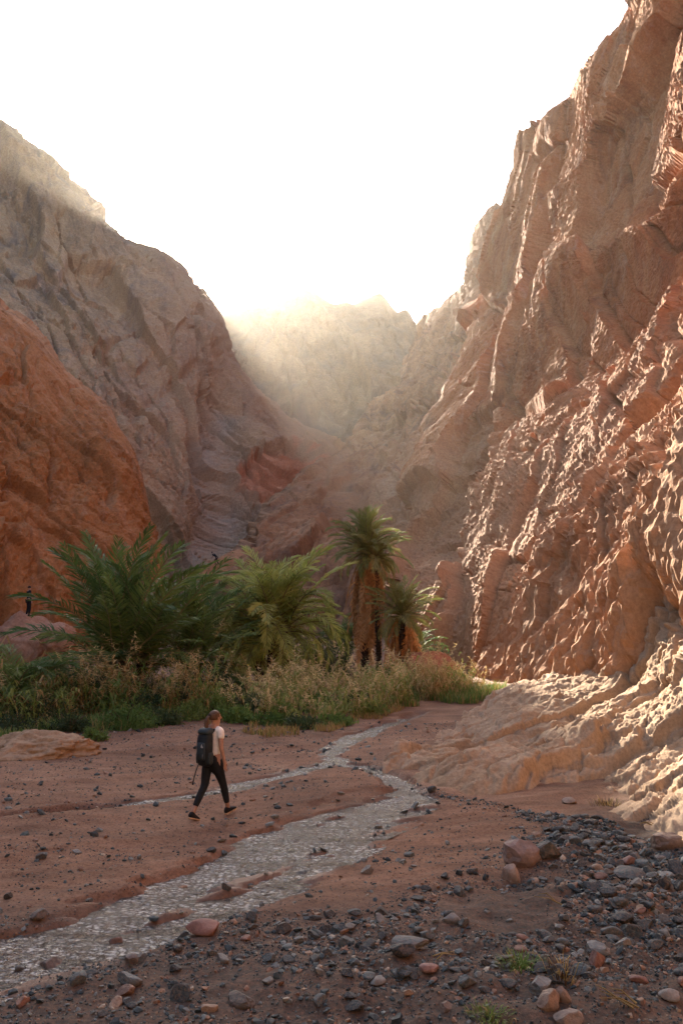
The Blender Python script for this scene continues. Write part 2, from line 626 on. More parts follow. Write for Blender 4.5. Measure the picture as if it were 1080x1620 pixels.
L7 = [(365, 'g', 106), (362, 845, 111), (366, 775, 117), (366, 720, 124), (362, 660, 130), (360, 605, 136), (362, 552, 149), (375, 590, 188)]
L8 = [(425, 'g', 108), (425, 850, 112), (428, 800, 116), (432, 760, 123), (430, 715, 129), (424, 670, 137), (416, 624, 154), (430, 650, 192)]
L9 = [(495, 'g', 112), (495, 840, 118), (498, 795, 122), (502, 760, 128), (505, 725, 136), (504, 700, 146), (505, 690, 162), (515, 710, 200)]
LA = [(550, 'g', 120), (550, 840, 128), (550, 800, 134), (550, 780, 142), (550, 760, 150), (550, 745, 160), (550, 722, 176), (560, 745, 215)]
LB = [(600, 'g', 150), (600, 860, 158), (600, 830, 164), (600, 810, 170), (600, 800, 180), (600, 790, 188), (600, 775, 200), (600, 790, 235)]
cols = [[pt(p) for p in deeper(c, 1.25)] for c in (L0, L1, L2, L3, L4, L5, L6, LX, L7, L8, L9, LA, LB)]
back0 = [p + np.array([-8, -70.0, 0]) for p in cols[0]]
cols = [back0] + cols
ctrl = [[cols[j][i] for j in range(len(cols))] for i in range(8)]
ST3 = (-0.45, 0.35, 0.8)


def mtn_disp(P, s, t, n):
    z = P[:, 1] * 0.3
    patch = smooth(-0.25, 0.4, fbm(P / 18.0, 3, 271))
    f1, e1 = blocks(s, t, z, 17.0, 205, 2.4, lean=-0.5)
    f2, e2 = blocks(s, t, z, 6.5, 209, 2.2, lean=-0.5)
    f3, e3 = blocks(s, t, z, 2.4, 215, 2.0, lean=-0.5)
    f4, e4 = blocks(s, t, z, 1.1, 219, 1.6, lean=-0.5)
    d = 3.0 * fbm(P / 34.0, 3, 201) + 0.19 * f1 + 0.21 * f2 + f3 * (0.12 + 0.18 * patch) + f4 * (0.10 + 0.2 * patch)
    d -= 1.1 * np.exp(-(e1 / 0.03) ** 2) + 0.5 * np.exp(-(e2 / 0.045) ** 2)
    d += 0.35 * fbm(P / 1.3, 4, 231)
    # the ravine and the alcove
    rp = np.array([at(350, 570, 138 * 1.25), at(372, 640, 131 * 1.25), at(340, 735, 119 * 1.25), at(384, 800, 114 * 1.25), at(300, 900, 104 * 1.25)])
    d1 = np.full(len(P), 1e9)
    for a, b in zip(rp[:-1], rp[1:]):
        ab = b - a
        tt = np.clip(((P - a) @ ab) / (ab @ ab), 0, 1)
        d1 = np.minimum(d1, np.linalg.norm(P - a - tt[:, None] * ab, axis=1))
    d -= 3.0 * np.exp(-(d1 / 4.0) ** 2)
    c = at(442, 742, 126 * 1.25)
    q = (P - c) / np.array([7.0, 17.0, 6.0])
    r = np.linalg.norm(q, axis=1)
    d -= 3.4 * (1 - smooth(0.75, 1.05, r))
    # the crack that crosses the face
    d2 = np.full(len(P), 1e9)
    rp = np.array([at(120, 700, 108 * 1.25), at(190, 650, 112 * 1.25), at(262, 620, 120 * 1.25), at(330, 560, 130 * 1.25), at(352, 540, 140 * 1.25)])
    for a, b in zip(rp[:-1], rp[1:]):
        ab = b - a
        tt = np.clip(((P - a) @ ab) / (ab @ ab), 0, 1)
        d2 = np.minimum(d2, np.linalg.norm(P - a - tt[:, None] * ab, axis=1))
    d -= 1.2 * np.exp(-(d2 / 1.2) ** 2)
    return d


def mtn_attrs(P):
    c = at(442, 742, 126 * 1.25)
    q = (P - c) / np.array([7.0, 17.0, 6.0])
    r = np.linalg.norm(q, axis=1) + 0.25 * fbm(P / 3.0, 3, 271)
    alcove = 1 - smooth(0.8, 1.0, r)
    d1 = np.full(len(P), 1e9)
    rp = np.array([at(372, 640, 131 * 1.25), at(345, 720, 119 * 1.25), at(372, 790, 114 * 1.25), at(350, 850, 108 * 1.25), at(290, 910, 104 * 1.25)])
    for a, b in zip(rp[:-1], rp[1:]):
        ab = b - a
        tt = np.clip(((P - a) @ ab) / (ab @ ab), 0, 1)
        d1 = np.minimum(d1, np.linalg.norm(P - a - tt[:, None] * ab, axis=1))
    gully = np.exp(-((d1 + 1.2 * fbm(P / 3, 3, 281)) / 2.8) ** 2)
    h = P[:, 2] + 6 * fbm(P / 12, 3, 291)
    red = smooth(-60, -20, P[:, 0] + 5 * fbm(P / 9, 4, 296)) * smooth(12, 22, h)
    return {'alcove': alcove, 'gully': gully, 'redness': red}


m_mtn = rock_mat('mountain_rock', [(0.175, 0.112, 0.068), (0.29, 0.178, 0.102), (0.40, 0.238, 0.125), (0.48, 0.29, 0.15)], 0.045,
                 (1, 1, 0.35), (R(25), R(-30), 0), 0.22, 1.5, 0.85, 0.35,
                 varnish=(0.115, 0.092, 0.085), varnish_amt=0.75, pale=(0.50, 0.30, 0.19), pale_amt=0.6,
                 attr_cols=[('redness', (0.40, 0.205, 0.115), 0.55), ('alcove', (0.46, 0.17, 0.085), 0.85), ('gully', (0.34, 0.26, 0.2), 0.7)])
mountain, mtn_v = sheet('mountain', ctrl, [40, 46, 46, 44, 40, 40, 10],
                        [6, 14, 26, 38, 38, 38, 34, 20, 20, 36, 40, 24, 10], mtn_disp, [m_mtn],
                        smooth_shade=False, crest=6, crest_w=0.6, label=
                        'grey brown mountain side with a steep ridge cut by a pale ravine', cat='mountain', attrs=mtn_attrs)

# ---- orange dome in front of it
D0 = [('w', -62, 8, -0.6), ('w', -66, 10, 9), ('w', -72, 12, 20), ('w', -80, 14, 30), ('w', -88, 18, 40), ('w', -110, 20, 40)]
D1 = [(-220, 'g', 40), (-220, 800, 46), (-220, 600, 52), (-220, 450, 57), (-220, 330, 66), (-220, 360, 90)]
D2 = [(0, 'g', 52), (0, 860, 56), (0, 720, 61), (0, 590, 66), (0, 484, 75), (10, 520, 100)]
D3 = [(55, 'g', 55), (55, 870, 58), (55, 740, 62), (55, 620, 67), (56, 526, 76), (66, 560, 100)]
D4 = [(112, 'g', 57), (112, 880, 59.5), (112, 790, 63), (112, 690, 68), (112, 598, 77), (122, 640, 100)]
D5 = [(172, 'g', 59), (172, 890, 61.5), (172, 810, 64.5), (174, 730, 69), (172, 652, 78), (182, 690, 100)]
D6 = [(215, 'g', 61), (215, 900, 63.5), (215, 850, 66.5), (214, 790, 71), (212, 735, 80), (222, 770, 100)]
D7 = [(238, 'g', 64), (238, 915, 66.5), (238, 880, 69.5), (236, 850, 75), (232, 820, 84), (236, 850, 104)]
D8 = [(236, 'g', 80), (236, 920, 84), (234, 890, 88), (232, 860, 92), (230, 835, 98), (230, 850, 110)]
cols = [[pt(p) for p in c] for c in (D0, D1, D2, D3, D4, D5, D6, D7, D8)]
ctrl = [[cols[j][i] for j in range(len(cols))] for i in range(6)]
ST4 = (-0.7, -0.1, 0.6)


def dome_disp(P, s, t, n):
    z = P[:, 0] * 0.3
    f1, e1 = blocks(s, t, z, 7.0, 305, 2.0, lean=-0.6)
    f2, e2 = blocks(s, t, z, 2.6, 309, 2.0, lean=-0.6)
    f3, e3 = blocks(s, t, z, 0.9, 315, 1.7, lean=-0.6)
    patch = smooth(-0.2, 0.4, fbm(P / 7.0, 3, 341))
    d = 1.3 * fbm(P / 13.0, 4, 301) + 0.3 * fbm(P / 3.0, 4, 311, 0.55)
    d += 0.10 * f1 + f2 * (0.06 + 0.12 * patch) + f3 * (0.06 + 0.16 * patch)
    d -= 0.6 * np.exp(-(e1 / 0.035) ** 2) + 0.25 * np.exp(-(e2 / 0.05) ** 2)
    return d + 0.16 * fbm(P / 0.6, 4, 331, 0.6)


m_dome = rock_mat('dome_rock', [(0.20, 0.083, 0.03), (0.30, 0.128, 0.046), (0.36, 0.16, 0.062), (0.41, 0.21, 0.105)], 0.1,
                  (1, 1, 0.35), (R(10), R(-40), 0), 0.5, 2.6, 0.7, 0.2,
                  varnish=(0.12, 0.06, 0.03), varnish_amt=0.6, pale=(0.40, 0.25, 0.17), pale_amt=0.6)
dome, dome_v = sheet('rock_dome', ctrl, [60, 60, 56, 50, 10], [10, 20, 44, 44, 44, 40, 34, 16], dome_disp, [m_dome],
                     smooth_shade=False, crest=4, crest_w=0.5, label=
                     'smooth rounded orange sandstone dome at the foot of the grey mountain', cat='rock dome')

# ---- far mountains at the head of the canyon
sky_pts = [(270, 570), (310, 530), (330, 520), (345, 509), (356, 496), (370, 483), (386, 478), (404, 478), (424, 477),
           (440, 470), (458, 464), (476, 459), (490, 457), (504, 468), (516, 476), (532, 481), (545, 477), (560, 481), (575, 473), (590, 468),
           (602, 464), (614, 478), (628, 494), (642, 490), (654, 506), (668, 528), (690, 545), (730, 560), (790, 560)]
cols = []
for (px, py) in sky_pts:
    cols.append([pt(p) for p in ((px, 'g', 240), (px, 800, 262), (px, 720, 280), (px, 640, 300), (px, max(py + 30, 570), 316), (px, py + (max(600, py + 60) - py) * 0.3, 326), (px, py, 338), (px, py + 40, 380))])
ctrl = [[cols[j][i] for j in range(len(cols))] for i in range(8)]


def far_disp(P, s, t, n):
    k = 1 - 0.6 * smooth(-25, 0, (P[:, 1] - 338))
    f1, e1 = blocks(s, t, P[:, 1] * 0.2, 30.0, 405, 2.4)
    f2, e2 = blocks(s, t, P[:, 1] * 0.2, 11.0, 409, 2.2)
    f3, e3 = blocks(s, t, P[:, 1] * 0.2, 4.0, 415, 2.0)
    d = 6.0 * fbm(P / 70.0, 3, 401) + 0.22 * f1 + 0.22 * f2 - 2.0 * np.exp(-(e1 / 0.04) ** 2) - 0.8 * np.exp(-(e2 / 0.05) ** 2)
    return d * k + 0.2 * f3 + 0.6 * fbm(P / 4.0, 4, 431)


m_far = rock_mat('far_rock', [(0.15, 0.085, 0.05), (0.21, 0.115, 0.062), (0.27, 0.145, 0.075), (0.32, 0.185, 0.105)], 0.02,
                 (1, 1, 0.3), (R(20), 0, 0), 0.1, 0.8, 0.8, 0.8, varnish=(0.13, 0.09, 0.075), varnish_amt=0.5, pale=(0.40, 0.24, 0.15), pale_amt=0.4)
far, far_v = sheet('mountain', ctrl, [10, 34, 34, 34, 30, 30, 6], [9] * 28, far_disp, [m_far],
                   smooth_shade=False, crest=6, crest_w=0.25, label=
                   'hazy jagged mountain ridge closing the head of the canyon under the bright sun', cat='mountain')

pk = [(600, 560), (630, 535), (650, 512), (663, 502), (676, 499), (690, 500), (705, 510), (740, 520), (800, 540)]
cols = [[pt(p) for p in ((px, 'g', 1000), (px, 700, 1060), (px, 600, 1110), (px, py, 1150), (px, py + 30, 1230))] for px, py in pk]
ctrl = [[cols[j][i] for j in range(len(cols))] for i in range(5)]


def peak_disp(P, s, t, n):
    return 5 * fbm(P / 100.0, 4, 501) + 2.0 * fbm(P / 16.0, 3, 505)


peak, _ = sheet('mountain', ctrl, [6, 12, 14, 6], [8] * 8, peak_disp, [m_far],
                'small blue green peak showing far off beside the red cliff', 'mountain')

pk = [(180, 520), (240, 500), (290, 470), (304, 460), (314, 459), (322, 470), (330, 474), (340, 460), (348, 452), (356, 446), (364, 442), (372, 448), (380, 466), (392, 490), (420, 520), (470, 560)]
cols = [[pt(p) for p in ((px, 'g', 720), (px, 700, 780), (px, 590, 820), (px, py, 860), (px, py + 30, 930))] for px, py in pk]
ctrl = [[cols[j][i] for j in range(len(cols))] for i in range(5)]
pinn, _ = sheet('mountain', ctrl, [6, 14, 20, 6], [8] * 15, peak_disp, [m_far],
                'faint pinnacles dissolving in the sun glow above the near ridge', 'mountain')

# ---- pale sandstone slab that runs from the cliff down to the stream
S0 = [(590, 'g', 21.5), (600, 1213, 19.4), (655, 1183, 21.8), (735, 1152, 24.4), (795, 1105, 30.5), (830, 1080, 37)]
r0 = [(600, 1226, -.25), (650, 1240, -.25), (710, 1255, -.25), (770, 1268, -.25), (840, 1285, -.25), (905, 1296, -.25), (970, 1312, -.25), (1030, 1340, -.25), (1095, 1390, -.25), (1330, 1560, -.25)]
r1 = [(612, 1211, 19.0), (660, 1212, 18.9), (715, 1218, 18.3), (780, 1226, 17.8), (850, 1234, 17.2), (915, 1243, 16.6), (980, 1250, 16.0), (1035, 1262, 15.2), (1092, 1285, 13.9), (1330, 1380, 9.8)]
r2 = [(655, 1188, 21.3), (700, 1182, 21.4), (752, 1180, 21.2), (815, 1180, 20.8), (880, 1180, 20.3), (940, 1180, 19.7), (1000, 1178, 19.0), (1045, 1180, 18.2), (1094, 1190, 16.9), (1330, 1240, 11.6)]
r3 = [(728, 1156, 24.4), (765, 1143, 24.6), (805, 1135, 24.4), (855, 1128, 24.0), (905, 1120, 23.4), (960, 1108, 22.7), (1010, 1092, 22.0), (1050, 1082, 21.0), (1094, 1080, 19.6), (1330, 1080, 13.2)]
r4 = [(775, 1118, 29.0), (805, 1104, 29.4), (838, 1092, 29.2), (875, 1078, 28.4), (915, 1060, 27.2), (965, 1030, 26.0), (1012, 1000, 24.8), (1052, 965, 23.4), (1094, 925, 21.8), (1330, 850, 15)]
r5 = [(800, 1100, 36.0), (830, 1085, 36), (865, 1068, 36), (900, 1050, 34), (945, 1020, 32.5), (990, 985, 31), (1035, 945, 29), (1075, 900, 27), (1115, 850, 25), (1340, 780, 18)]
rows = [[GY(p[0], G(p[0], p[1])[1], p[2]) for p in r0]] + [[at(*p) + np.array([0, 0, dz + 0.10 * max(0, i - 3) / 3]) for i, p in enumerate(r)] for r, dz in ((r1, 0.24), (r2, 0.24), (r3, 0.18), (r4, 0.12), (r5, 0.12))]

rows = [list(r) + [np.array(r[-1]) + np.array([2.2, -4.0, 0.12 * k]), np.array(r[-1]) + np.array([3.5, -10.0, 0.2 * k])] for k, r in enumerate(rows)]


def slab_disp(P, s, t, n):
    ax = (0.80, 0.55, 0.2)
    Q = squash(warp(P, 2.2, 0.5, 603), ax, 0.72)
    bil = np.abs(perlin(Q / 1.5, 605)) * 2
    bil2 = np.abs(perlin(squash(warp(P, 0.9, 0.25, 613), ax, 0.6) / 0.55, 607)) * 2
    f1, e1 = facet(Q / 1.7, 611, 0.9, 0.25)
    f2, e2 = facet(squash(warp(P, 0.9, 0.2, 631), ax, 0.6) / 0.62, 621, 1.0, 0.3)
    f3, e3 = facet(squash(warp(P, 0.4, 0.08, 651), ax, 0.5) / 0.22, 625, 1.0, 0.3)
    hi = smooth(0.9, 2.6, P[:, 2])
    rough = smooth(-0.1, 0.4, fbm(P / 2.0, 3, 661)) * 0.7 + 0.5 * hi
    d = 0.34 * fbm(P / 3.5, 3, 601) + 0.16 * (np.minimum(bil, 0.9) ** 0.8 - 0.5) + 0.05 * (np.minimum(bil2, .9) - 0.4)
    d += (0.27 + 0.16 * hi) * f1 - (0.14 + 0.12 * hi) * np.exp(-(e1 / 0.04) ** 2)
    d += (0.06 + 0.13 * rough) * f2 - 0.07 * np.exp(-(e2 / 0.05) ** 2)
    d += (0.02 + 0.06 * rough) * f3 + 0.045 * fbm(P / 0.2, 4, 641, 0.65)
    edge = smooth(-0.25, 0.35, P[:, 2])
    return d * (0.7 + 0.3 * edge)


m_slab = rock_mat('slab_rock', [(0.26, 0.155, 0.085), (0.34, 0.22, 0.13), (0.395, 0.265, 0.165), (0.44, 0.31, 0.205)], 0.25,
                  (1, 1, 0.5), (R(20), 0, R(50)), 0.9, 7.0, 0.6, 0.045, varnish=(0.22, 0.13, 0.075), varnish_amt=0.4, pale=(0.52, 0.38, 0.27), pale_amt=0.3)
slab, slab_v = sheet('rock_slab', rows, [34, 60, 60, 60, 24], [36] * 8 + [20, 16, 10], slab_disp, [m_slab],
                     'pale weathered sandstone slab sloping from the cliff foot down to the stream', 'rock slab', toward=(0, 10, 30))

m_shade_wall = rock_mat('shade_wall_rock', [(0.07, 0.062, 0.055), (0.12, 0.10, 0.085), (0.17, 0.14, 0.115)], 0.05)  # kept dark so the added wall bounces little light forward
# ---- added unseen wall behind the viewer, blocks sky light to darken the foreground
W0 = [[('w', -62, 8 - 0 * k, -0.6), ('w', -70, 8, 20), ('w', -80, 8, 45), ('w', -110, 8, 46)] for k in (0,)]
wc = []
for (x, y) in ((-62, 10), (-36, -8), (-24, -20), (-10, -27), (14, -30)):
    n_ = np.array([x, y - 10.0])
    n_ /= np.linalg.norm(n_)
    wc.append([np.array([x, y, -0.6]), np.array([x + 3 * n_[0], y + 3 * n_[1], 20]), np.array([x + 9 * n_[0], y + 9 * n_[1], 46]), np.array([x + 30 * n_[0], y + 30 * n_[1], 49])])
ctrl = [[wc[j][i] for j in range(len(wc))] for i in range(4)]
shade_wall, _ = sheet('cliff', ctrl, [30, 30, 8], [24] * 4, cliff_disp, [m_shade_wall], 'added unseen wall behind the viewer that shades the stony foreground', 'cliff', toward=(-15, -10, 3))

# ---- canyon floor
def gl(pts):
    return [tuple(G(p[0], p[1])[:2]) + tuple(p[2:]) for p in pts]


STREAM = gl([(668, 1126, .35), (640, 1137, .4), (600, 1150, .42), (560, 1166, .4), (528, 1184, .36), (522, 1196, .34), (545, 1208, .42), (590, 1217, .42), (618, 1232, .42), (645, 1250, .55),
             (640, 1270, .85), (570, 1295, .9), (505, 1325, .75), (440, 1352, .72), (370, 1378, .74), (290, 1408, .72), (210, 1440, .68), (130, 1470, .66), (50, 1500, .75), (-60, 1545, .8), (-200, 1600, .8)])
SIDE = gl([(560, 1277, .2), (500, 1292, .2), (440, 1318, .26), (380, 1348, .26), (320, 1380, .2), (250, 1405, .2)])
LOW = gl([(560, 1335, .3), (500, 1365, .34), (430, 1400, .4), (350, 1435, .4), (280, 1465, .36), (180, 1500, .4), (80, 1525, .45), (0, 1550, .45), (-120, 1590, .45)])
BRANCH = gl([(535, 1204, .22), (490, 1214, .24), (430, 1229, .2), (375, 1243, .22), (300, 1258, .18), (220, 1268, .16), (130, 1280, .15), (40, 1290, .13), (-80, 1300, .12)])
BANK = gl([(600, 1250), (540, 1258), (480, 1278), (420, 1315), (360, 1350), (300, 1378), (220, 1408), (130, 1440), (40, 1468), (-80, 1503)])
SLABPOLY = gl([(600, 1226), (650, 1240), (710, 1255), (770, 1268), (840, 1285), (905, 1296), (970, 1312), (1030, 1340), (1095, 1390)]) + [(20, 9), (20, 45), (6, 34)]


def stream_mask(X, Y):
    """1 in the middle of the water, 0 at its edge, below 0 outside"""
    m = np.full(X.shape, -1e3)
    for line, amp in ((STREAM, 0.5), (SIDE, 0.75), (LOW, 0.72), (BRANCH, 0.9)):
        d, w = seg_dist(X, Y, line)
        m = np.maximum(m, 1 - d / (w * amp))
    return m


def stone_bar(X, Y):
    """the stony rise in the foreground"""
    a = smooth(-0.2, 1.6, (X - 0.1) * 0.75 - (Y - 13.5) * 0.45 * 0 + (9.2 - Y) * 0.55 + 0.6)
    return a * (1 - smooth(13, 19, Y))


def ground_h(X, Y, fine=True):
    X = np.asarray(X, np.float64)
    Y = np.asarray(Y, np.float64)
    P = np.stack([X.ravel(), Y.ravel(), np.zeros(X.size)], 1)
    z = 0.10 * fbm(P / 6.0, 3, 701).reshape(X.shape)
    flow = np.array([0.86, 0.5, 0])
    z += 0.05 * fbm(squash(P, flow, 0.78) / 0.8, 4, 705, 0.55).reshape(X.shape)
    near = 1 - smooth(30, 60, Y)
    m = stream_mask(X, Y)
    wob = 1.1 * fbm(squash(P, flow, 0.82) / 0.42, 4, 711, 0.6).reshape(X.shape)
    z = z * (1 - 0.7 * smooth(-1.2, 0.2, m)) - 0.125 * smooth(-0.7, 0.4, m + wob) * near
    # little eroded bank on the far side of the water
    db, _ = seg_dist(X, Y, BANK)
    side = (db < 1.4)
    bx = np.interp(X, [p[0] for p in BANK[::-1]], [p[1] for p in BANK[::-1]])
    wob2 = 0.16 * fbm(P / 0.5, 3, 715).reshape(X.shape)
    up = smooth(-0.03, 0.07, Y + wob2 - bx) * (1 - smooth(1.0, 3.5, Y - bx)) * (1 - smooth(0.8, 1.8, X))
    z += 0.035 * up
    bar = stone_bar(X, Y) * (1 - smooth(-0.7, 0.0, m))
    z += bar * (0.14 + 0.16 * fbm(P / 1.6, 3, 721).reshape(X.shape) + 0.05 * fbm(P / 0.35, 3, 725).reshape(X.shape))
    z += 0.02 * fbm(P / 0.22, 2, 731).reshape(X.shape) * (1 - smooth(12, 20, Y)) * (1 - smooth(-0.4, 0.2, m))
    # rises gently to the canyon sides
    z += 1.6 * smooth(26, 60, np.hypot(X, (Y - 25) * 0.55)) + 0.02 * np.maximum(0, Y - 45)
    return z


def axis(fine_lo, fine_hi, n, outer, m):
    a = np.linspace(fine_lo, fine_hi, n)
    k = np.linspace(0, 1, m + 1)[1:] ** 2.2
    return np.concatenate([(fine_lo - k * (fine_lo + outer))[::-1], a, fine_hi + k * (outer - fine_hi)])


ys = np.concatenate([np.linspace(-90, 3.0, 36)[:-1], np.exp(np.linspace(math.log(3.0), math.log(48.0), 640)), np.linspace(48, 1290, 70)[1:]])
xs = axis(-9.0, 9.0, 430, 560, 30)
sp = np.clip(0.30 + 0.072 * ys, 0.45, 2.2)
XX = xs[None, :] * np.where(np.abs(xs[None, :]) <= 9.0, sp[:, None], 1.0)
out = np.abs(xs) > 9.0
kk = (np.abs(xs[out]) - 9.0) / (560 - 9.0)
XX[:, out] = np.sign(xs[out])[None, :] * (9.0 * sp[:, None] + kk[None, :] * (560 - 9.0 * sp[:, None]))
YY = np.repeat(ys[:, None], XX.shape[1], 1)
ZZ = ground_h(XX, YY)
mk = stream_mask(XX, YY)

t = NT('sandy_ground')
v = t.coord()
vf = t.coord(scale=(0.28, 1.0, 1.0), rot=(0, 0, R(-30)))
n1 = t.noise(v, 0.35, 5, 0.6, 0.3)
n2 = t.noise(vf, 2.2, 8, 0.65, 0.4)
k = t.math('ADD', t.math('MULTIPLY', n1, 0.45), t.math('MULTIPLY', n2, 0.55))
c = t.ramp(k, [(0.34, (0.115, 0.058, 0.033)), (0.46, (0.19, 0.096, 0.054)), (0.56, (0.25, 0.13, 0.075)), (0.68, (0.32, 0.195, 0.122))])
grit = t.ramp(t.noise(v, 26, 5, 0.75), [(0.38, 0.45), (0.5, 1.0), (0.66, 1.25)])
c = t.mix(0.8, c, grit, 'MULTIPLY')
pb = t.voro(v, 17)
pm = t.ramp(pb.outputs['Distance'], [(0.16, 1.0), (0.26, 0.0)])
pm = t.math('MULTIPLY', pm, t.ramp(t.noise(v, 1.3, 4, 0.6), [(0.5, 0.0), (0.6, 1.0)]))
c = t.mix(t.math('MULTIPLY', pm, 0.75), c, (0.055, 0.06, 0.06))
gr = t.attr('grit')  # dark grit on the rise, plus foreground shade painted into the ground
grit_shade_mix = t.math('MULTIPLY', gr, t.ramp(t.noise(v, 22, 6, 0.75), [(0.4, 1.0), (0.64, 0.4)]))
c = t.mix(t.math('MULTIPLY', grit_shade_mix, 0.85), c, (0.036, 0.04, 0.036))
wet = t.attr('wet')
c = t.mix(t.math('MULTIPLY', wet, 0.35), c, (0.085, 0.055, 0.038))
rg = t.ramp(wet, [(0.0, 0.95), (1.0, 0.6)])
h = t.math('ADD', t.noise(v, 9, 9, 0.7), t.math('MULTIPLY', pm, 0.5))
t.bsdf(c, rg, t.bump(h, 0.7, 0.035), 0.3)
m_ground = t.m
P2 = np.stack([XX.ravel(), YY.ravel(), 0 * XX.ravel()], 1)
cl_ = fbm(P2 / 1.3, 4, 871)
grit_shade_v = np.maximum(stone_bar(XX, YY).ravel() * smooth(-0.5, 0.05, cl_), smooth(11.5, 8.5, YY.ravel()) * 0.95) * (1 - smooth(-0.5, 0.2, mk.ravel()))  # second term paints shade into the near ground, darker towards the viewer
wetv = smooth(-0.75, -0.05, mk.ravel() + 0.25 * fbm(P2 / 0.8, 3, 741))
ground = link('canyon_floor', mesh('canyon_floor', np.stack([XX, YY, ZZ], -1).reshape(-1, 3), grid_faces(*XX.shape), [m_ground], True, attrs={'wet': wetv, 'grit': grit_shade_v}))
tag(ground, 'reddish sandy canyon floor with damp silt, scattered grit and painted foreground shade', 'ground', kind='structure')

# ---- shallow water
WATER_Z = -0.045
yw = np.exp(np.linspace(math.log(5.0), math.log(27.0), 620))
xw = np.linspace(-1, 1, 620)
XW = xw[None, :] * (2.6 + 0.30 * yw[:, None]) - 1.2
YW = np.repeat(yw[:, None], len(xw), 1)
mw = stream_mask(XW, YW)
PW_ = np.stack([XW.ravel(), YW.ravel(), np.zeros(XW.size)], 1)
fl = (0.85, 0.52, 0)
rip = 0.011 * fbm(squash(warp(PW_, 0.3, 0.08, 811), (0.52, -0.85, 0), 0.25) / 0.13, 3, 801, 0.6) + 0.014 * fbm(squash(PW_, fl, 0.6) / 0.5, 2, 805)
ZW = WATER_Z + rip.reshape(XW.shape)
keep = (mw > -1.1)
fq = grid_faces(*XW.shape)
fq = fq[keep.ravel()[fq].all(1)]
used = np.unique(fq)
rm = np.zeros(XW.size, np.int32)
rm[used] = np.arange(len(used))
t = NT('stream_water')
v = t.coord()
va = t.coord(scale=(0.75, 1.0, 1.0), rot=(0, 0, R(-32)))
vo = t.voro(t.mix(0.12, va, t.n('TexNoise').outputs['Color']), 21)
cell = t.ramp(vo.outputs['Distance'], [(0.2, 1.0), (0.55, 0.0)])
vl = t.coord(scale=(0.22, 1.0, 1.0), rot=(0, 0, R(-32)))
foam_glint = t.ramp(t.noise(vl, 3.2, 6, 0.68, 0.5), [(0.40, 0.0), (0.56, 1.0)])
cell = t.math('MAXIMUM', cell, t.ramp(t.noise(va, 34.0, 4, 0.7), [(0.55, 0.0), (0.68, 0.8)]))
glint_mask = t.math('MULTIPLY', cell, foam_glint)
bed = t.ramp(t.noise(v, 16, 5, 0.7), [(0.38, (0.03, 0.03, 0.026)), (0.52, (0.085, 0.06, 0.04)), (0.66, (0.15, 0.105, 0.07))])
c = t.mix(t.math('MULTIPLY', glint_mask, 0.8), bed, (0.7, 0.69, 0.63))  # white flecks: riffle foam together with painted sky sparkle
h = t.math('ADD', t.noise(va, 14, 6, 0.7, 0.6, 'RIDGED_MULTIFRACTAL'), t.math('ADD', t.noise(v, 30, 4, 0.6), vo.outputs['Distance']))
b = t.bsdf(c, 0.1, t.bump(h, 0.9, 0.03), 0.6)
b.inputs['IOR'].default_value = 1.33
m_water = t.m
VW = np.stack([XW, YW, ZW], -1).reshape(-1, 3)[used]
stream = link('stream', mesh('stream', VW, rm[fq], [m_water], True))
tag(stream, 'shallow glittering stream braided over the sandy canyon floor', 'stream', kind='structure')


def gz(x, y):
    return float(ground_h(np.array([x]), np.array([y]))[0])
# ================================================================== plants
rng = np.random.default_rng(11)
rnd = random.Random(5)


def leaf_mat(name, cols, transl=0.35, rough=0.6, noise_scale=1.5):
    t = NT(name)
    oi = t.rand()
    v = t.coord()
    k = t.math('ADD', t.math('MULTIPLY', oi, 0.5), t.math('MULTIPLY', t.noise(v, noise_scale, 3, 0.6), 0.5))
    n = len(cols)
    c = t.ramp(k, [(0.2 + 0.6 * i / (n - 1), cols[i]) for i in range(n)])
    p = t.n('BsdfPrincipled')
    p.inputs['Roughness'].default_value = rough
    p.inputs['Specular IOR Level'].default_value = 0.3
    t.l(c, p.inputs['Base Color'])
    tr = t.n('BsdfTranslucent')
    t.l(c, tr.inputs['Color'])
    mx = t.n('MixShader')
    mx.inputs[0].default_value = transl
    t.l(p.outputs[0], mx.inputs[1])
    t.l(tr.outputs[0], mx.inputs[2])
    t.l(mx.outputs[0], t.out.inputs['Surface'])
    return t.m


m_palm_dark = leaf_mat('palm_leaf', [(0.06, 0.11, 0.03), (0.105, 0.17, 0.042), (0.165, 0.22, 0.06)])
m_palm_light = leaf_mat('palm_leaf_yellowish', [(0.20, 0.265, 0.06), (0.32, 0.37, 0.095), (0.44, 0.46, 0.15)])
m_palm_dust = leaf_mat('palm_leaf_dusty', [(0.15, 0.18, 0.05), (0.22, 0.235, 0.07), (0.3, 0.29, 0.11)])
m_rachis = leaf_mat('frond_stem', [(0.11, 0.11, 0.045), (0.2, 0.16, 0.07)], 0.0)
m_dead = leaf_mat('dead_frond', [(0.36, 0.17, 0.06), (0.55, 0.28, 0.105), (0.64, 0.38, 0.18)], 0.25, 0.85)
m_reed_green = leaf_mat('reed_leaf', [(0.11, 0.17, 0.035), (0.20, 0.25, 0.055), (0.30, 0.32, 0.085)], 0.35, 0.7, 2.0)
m_reed_dry = leaf_mat('reed_dry', [(0.27, 0.17, 0.06), (0.39, 0.27, 0.105), (0.47, 0.35, 0.16)], 0.3, 0.85, 2.0)
m_plume = leaf_mat('reed_plume', [(0.48, 0.33, 0.13), (0.6, 0.44, 0.19), (0.68, 0.53, 0.27)], 0.4, 0.9, 2.0)
m_bush = leaf_mat('bush_leaf', [(0.035, 0.06, 0.024), (0.06, 0.095, 0.036), (0.095, 0.13, 0.05)], 0.3, 0.7, 2.5)
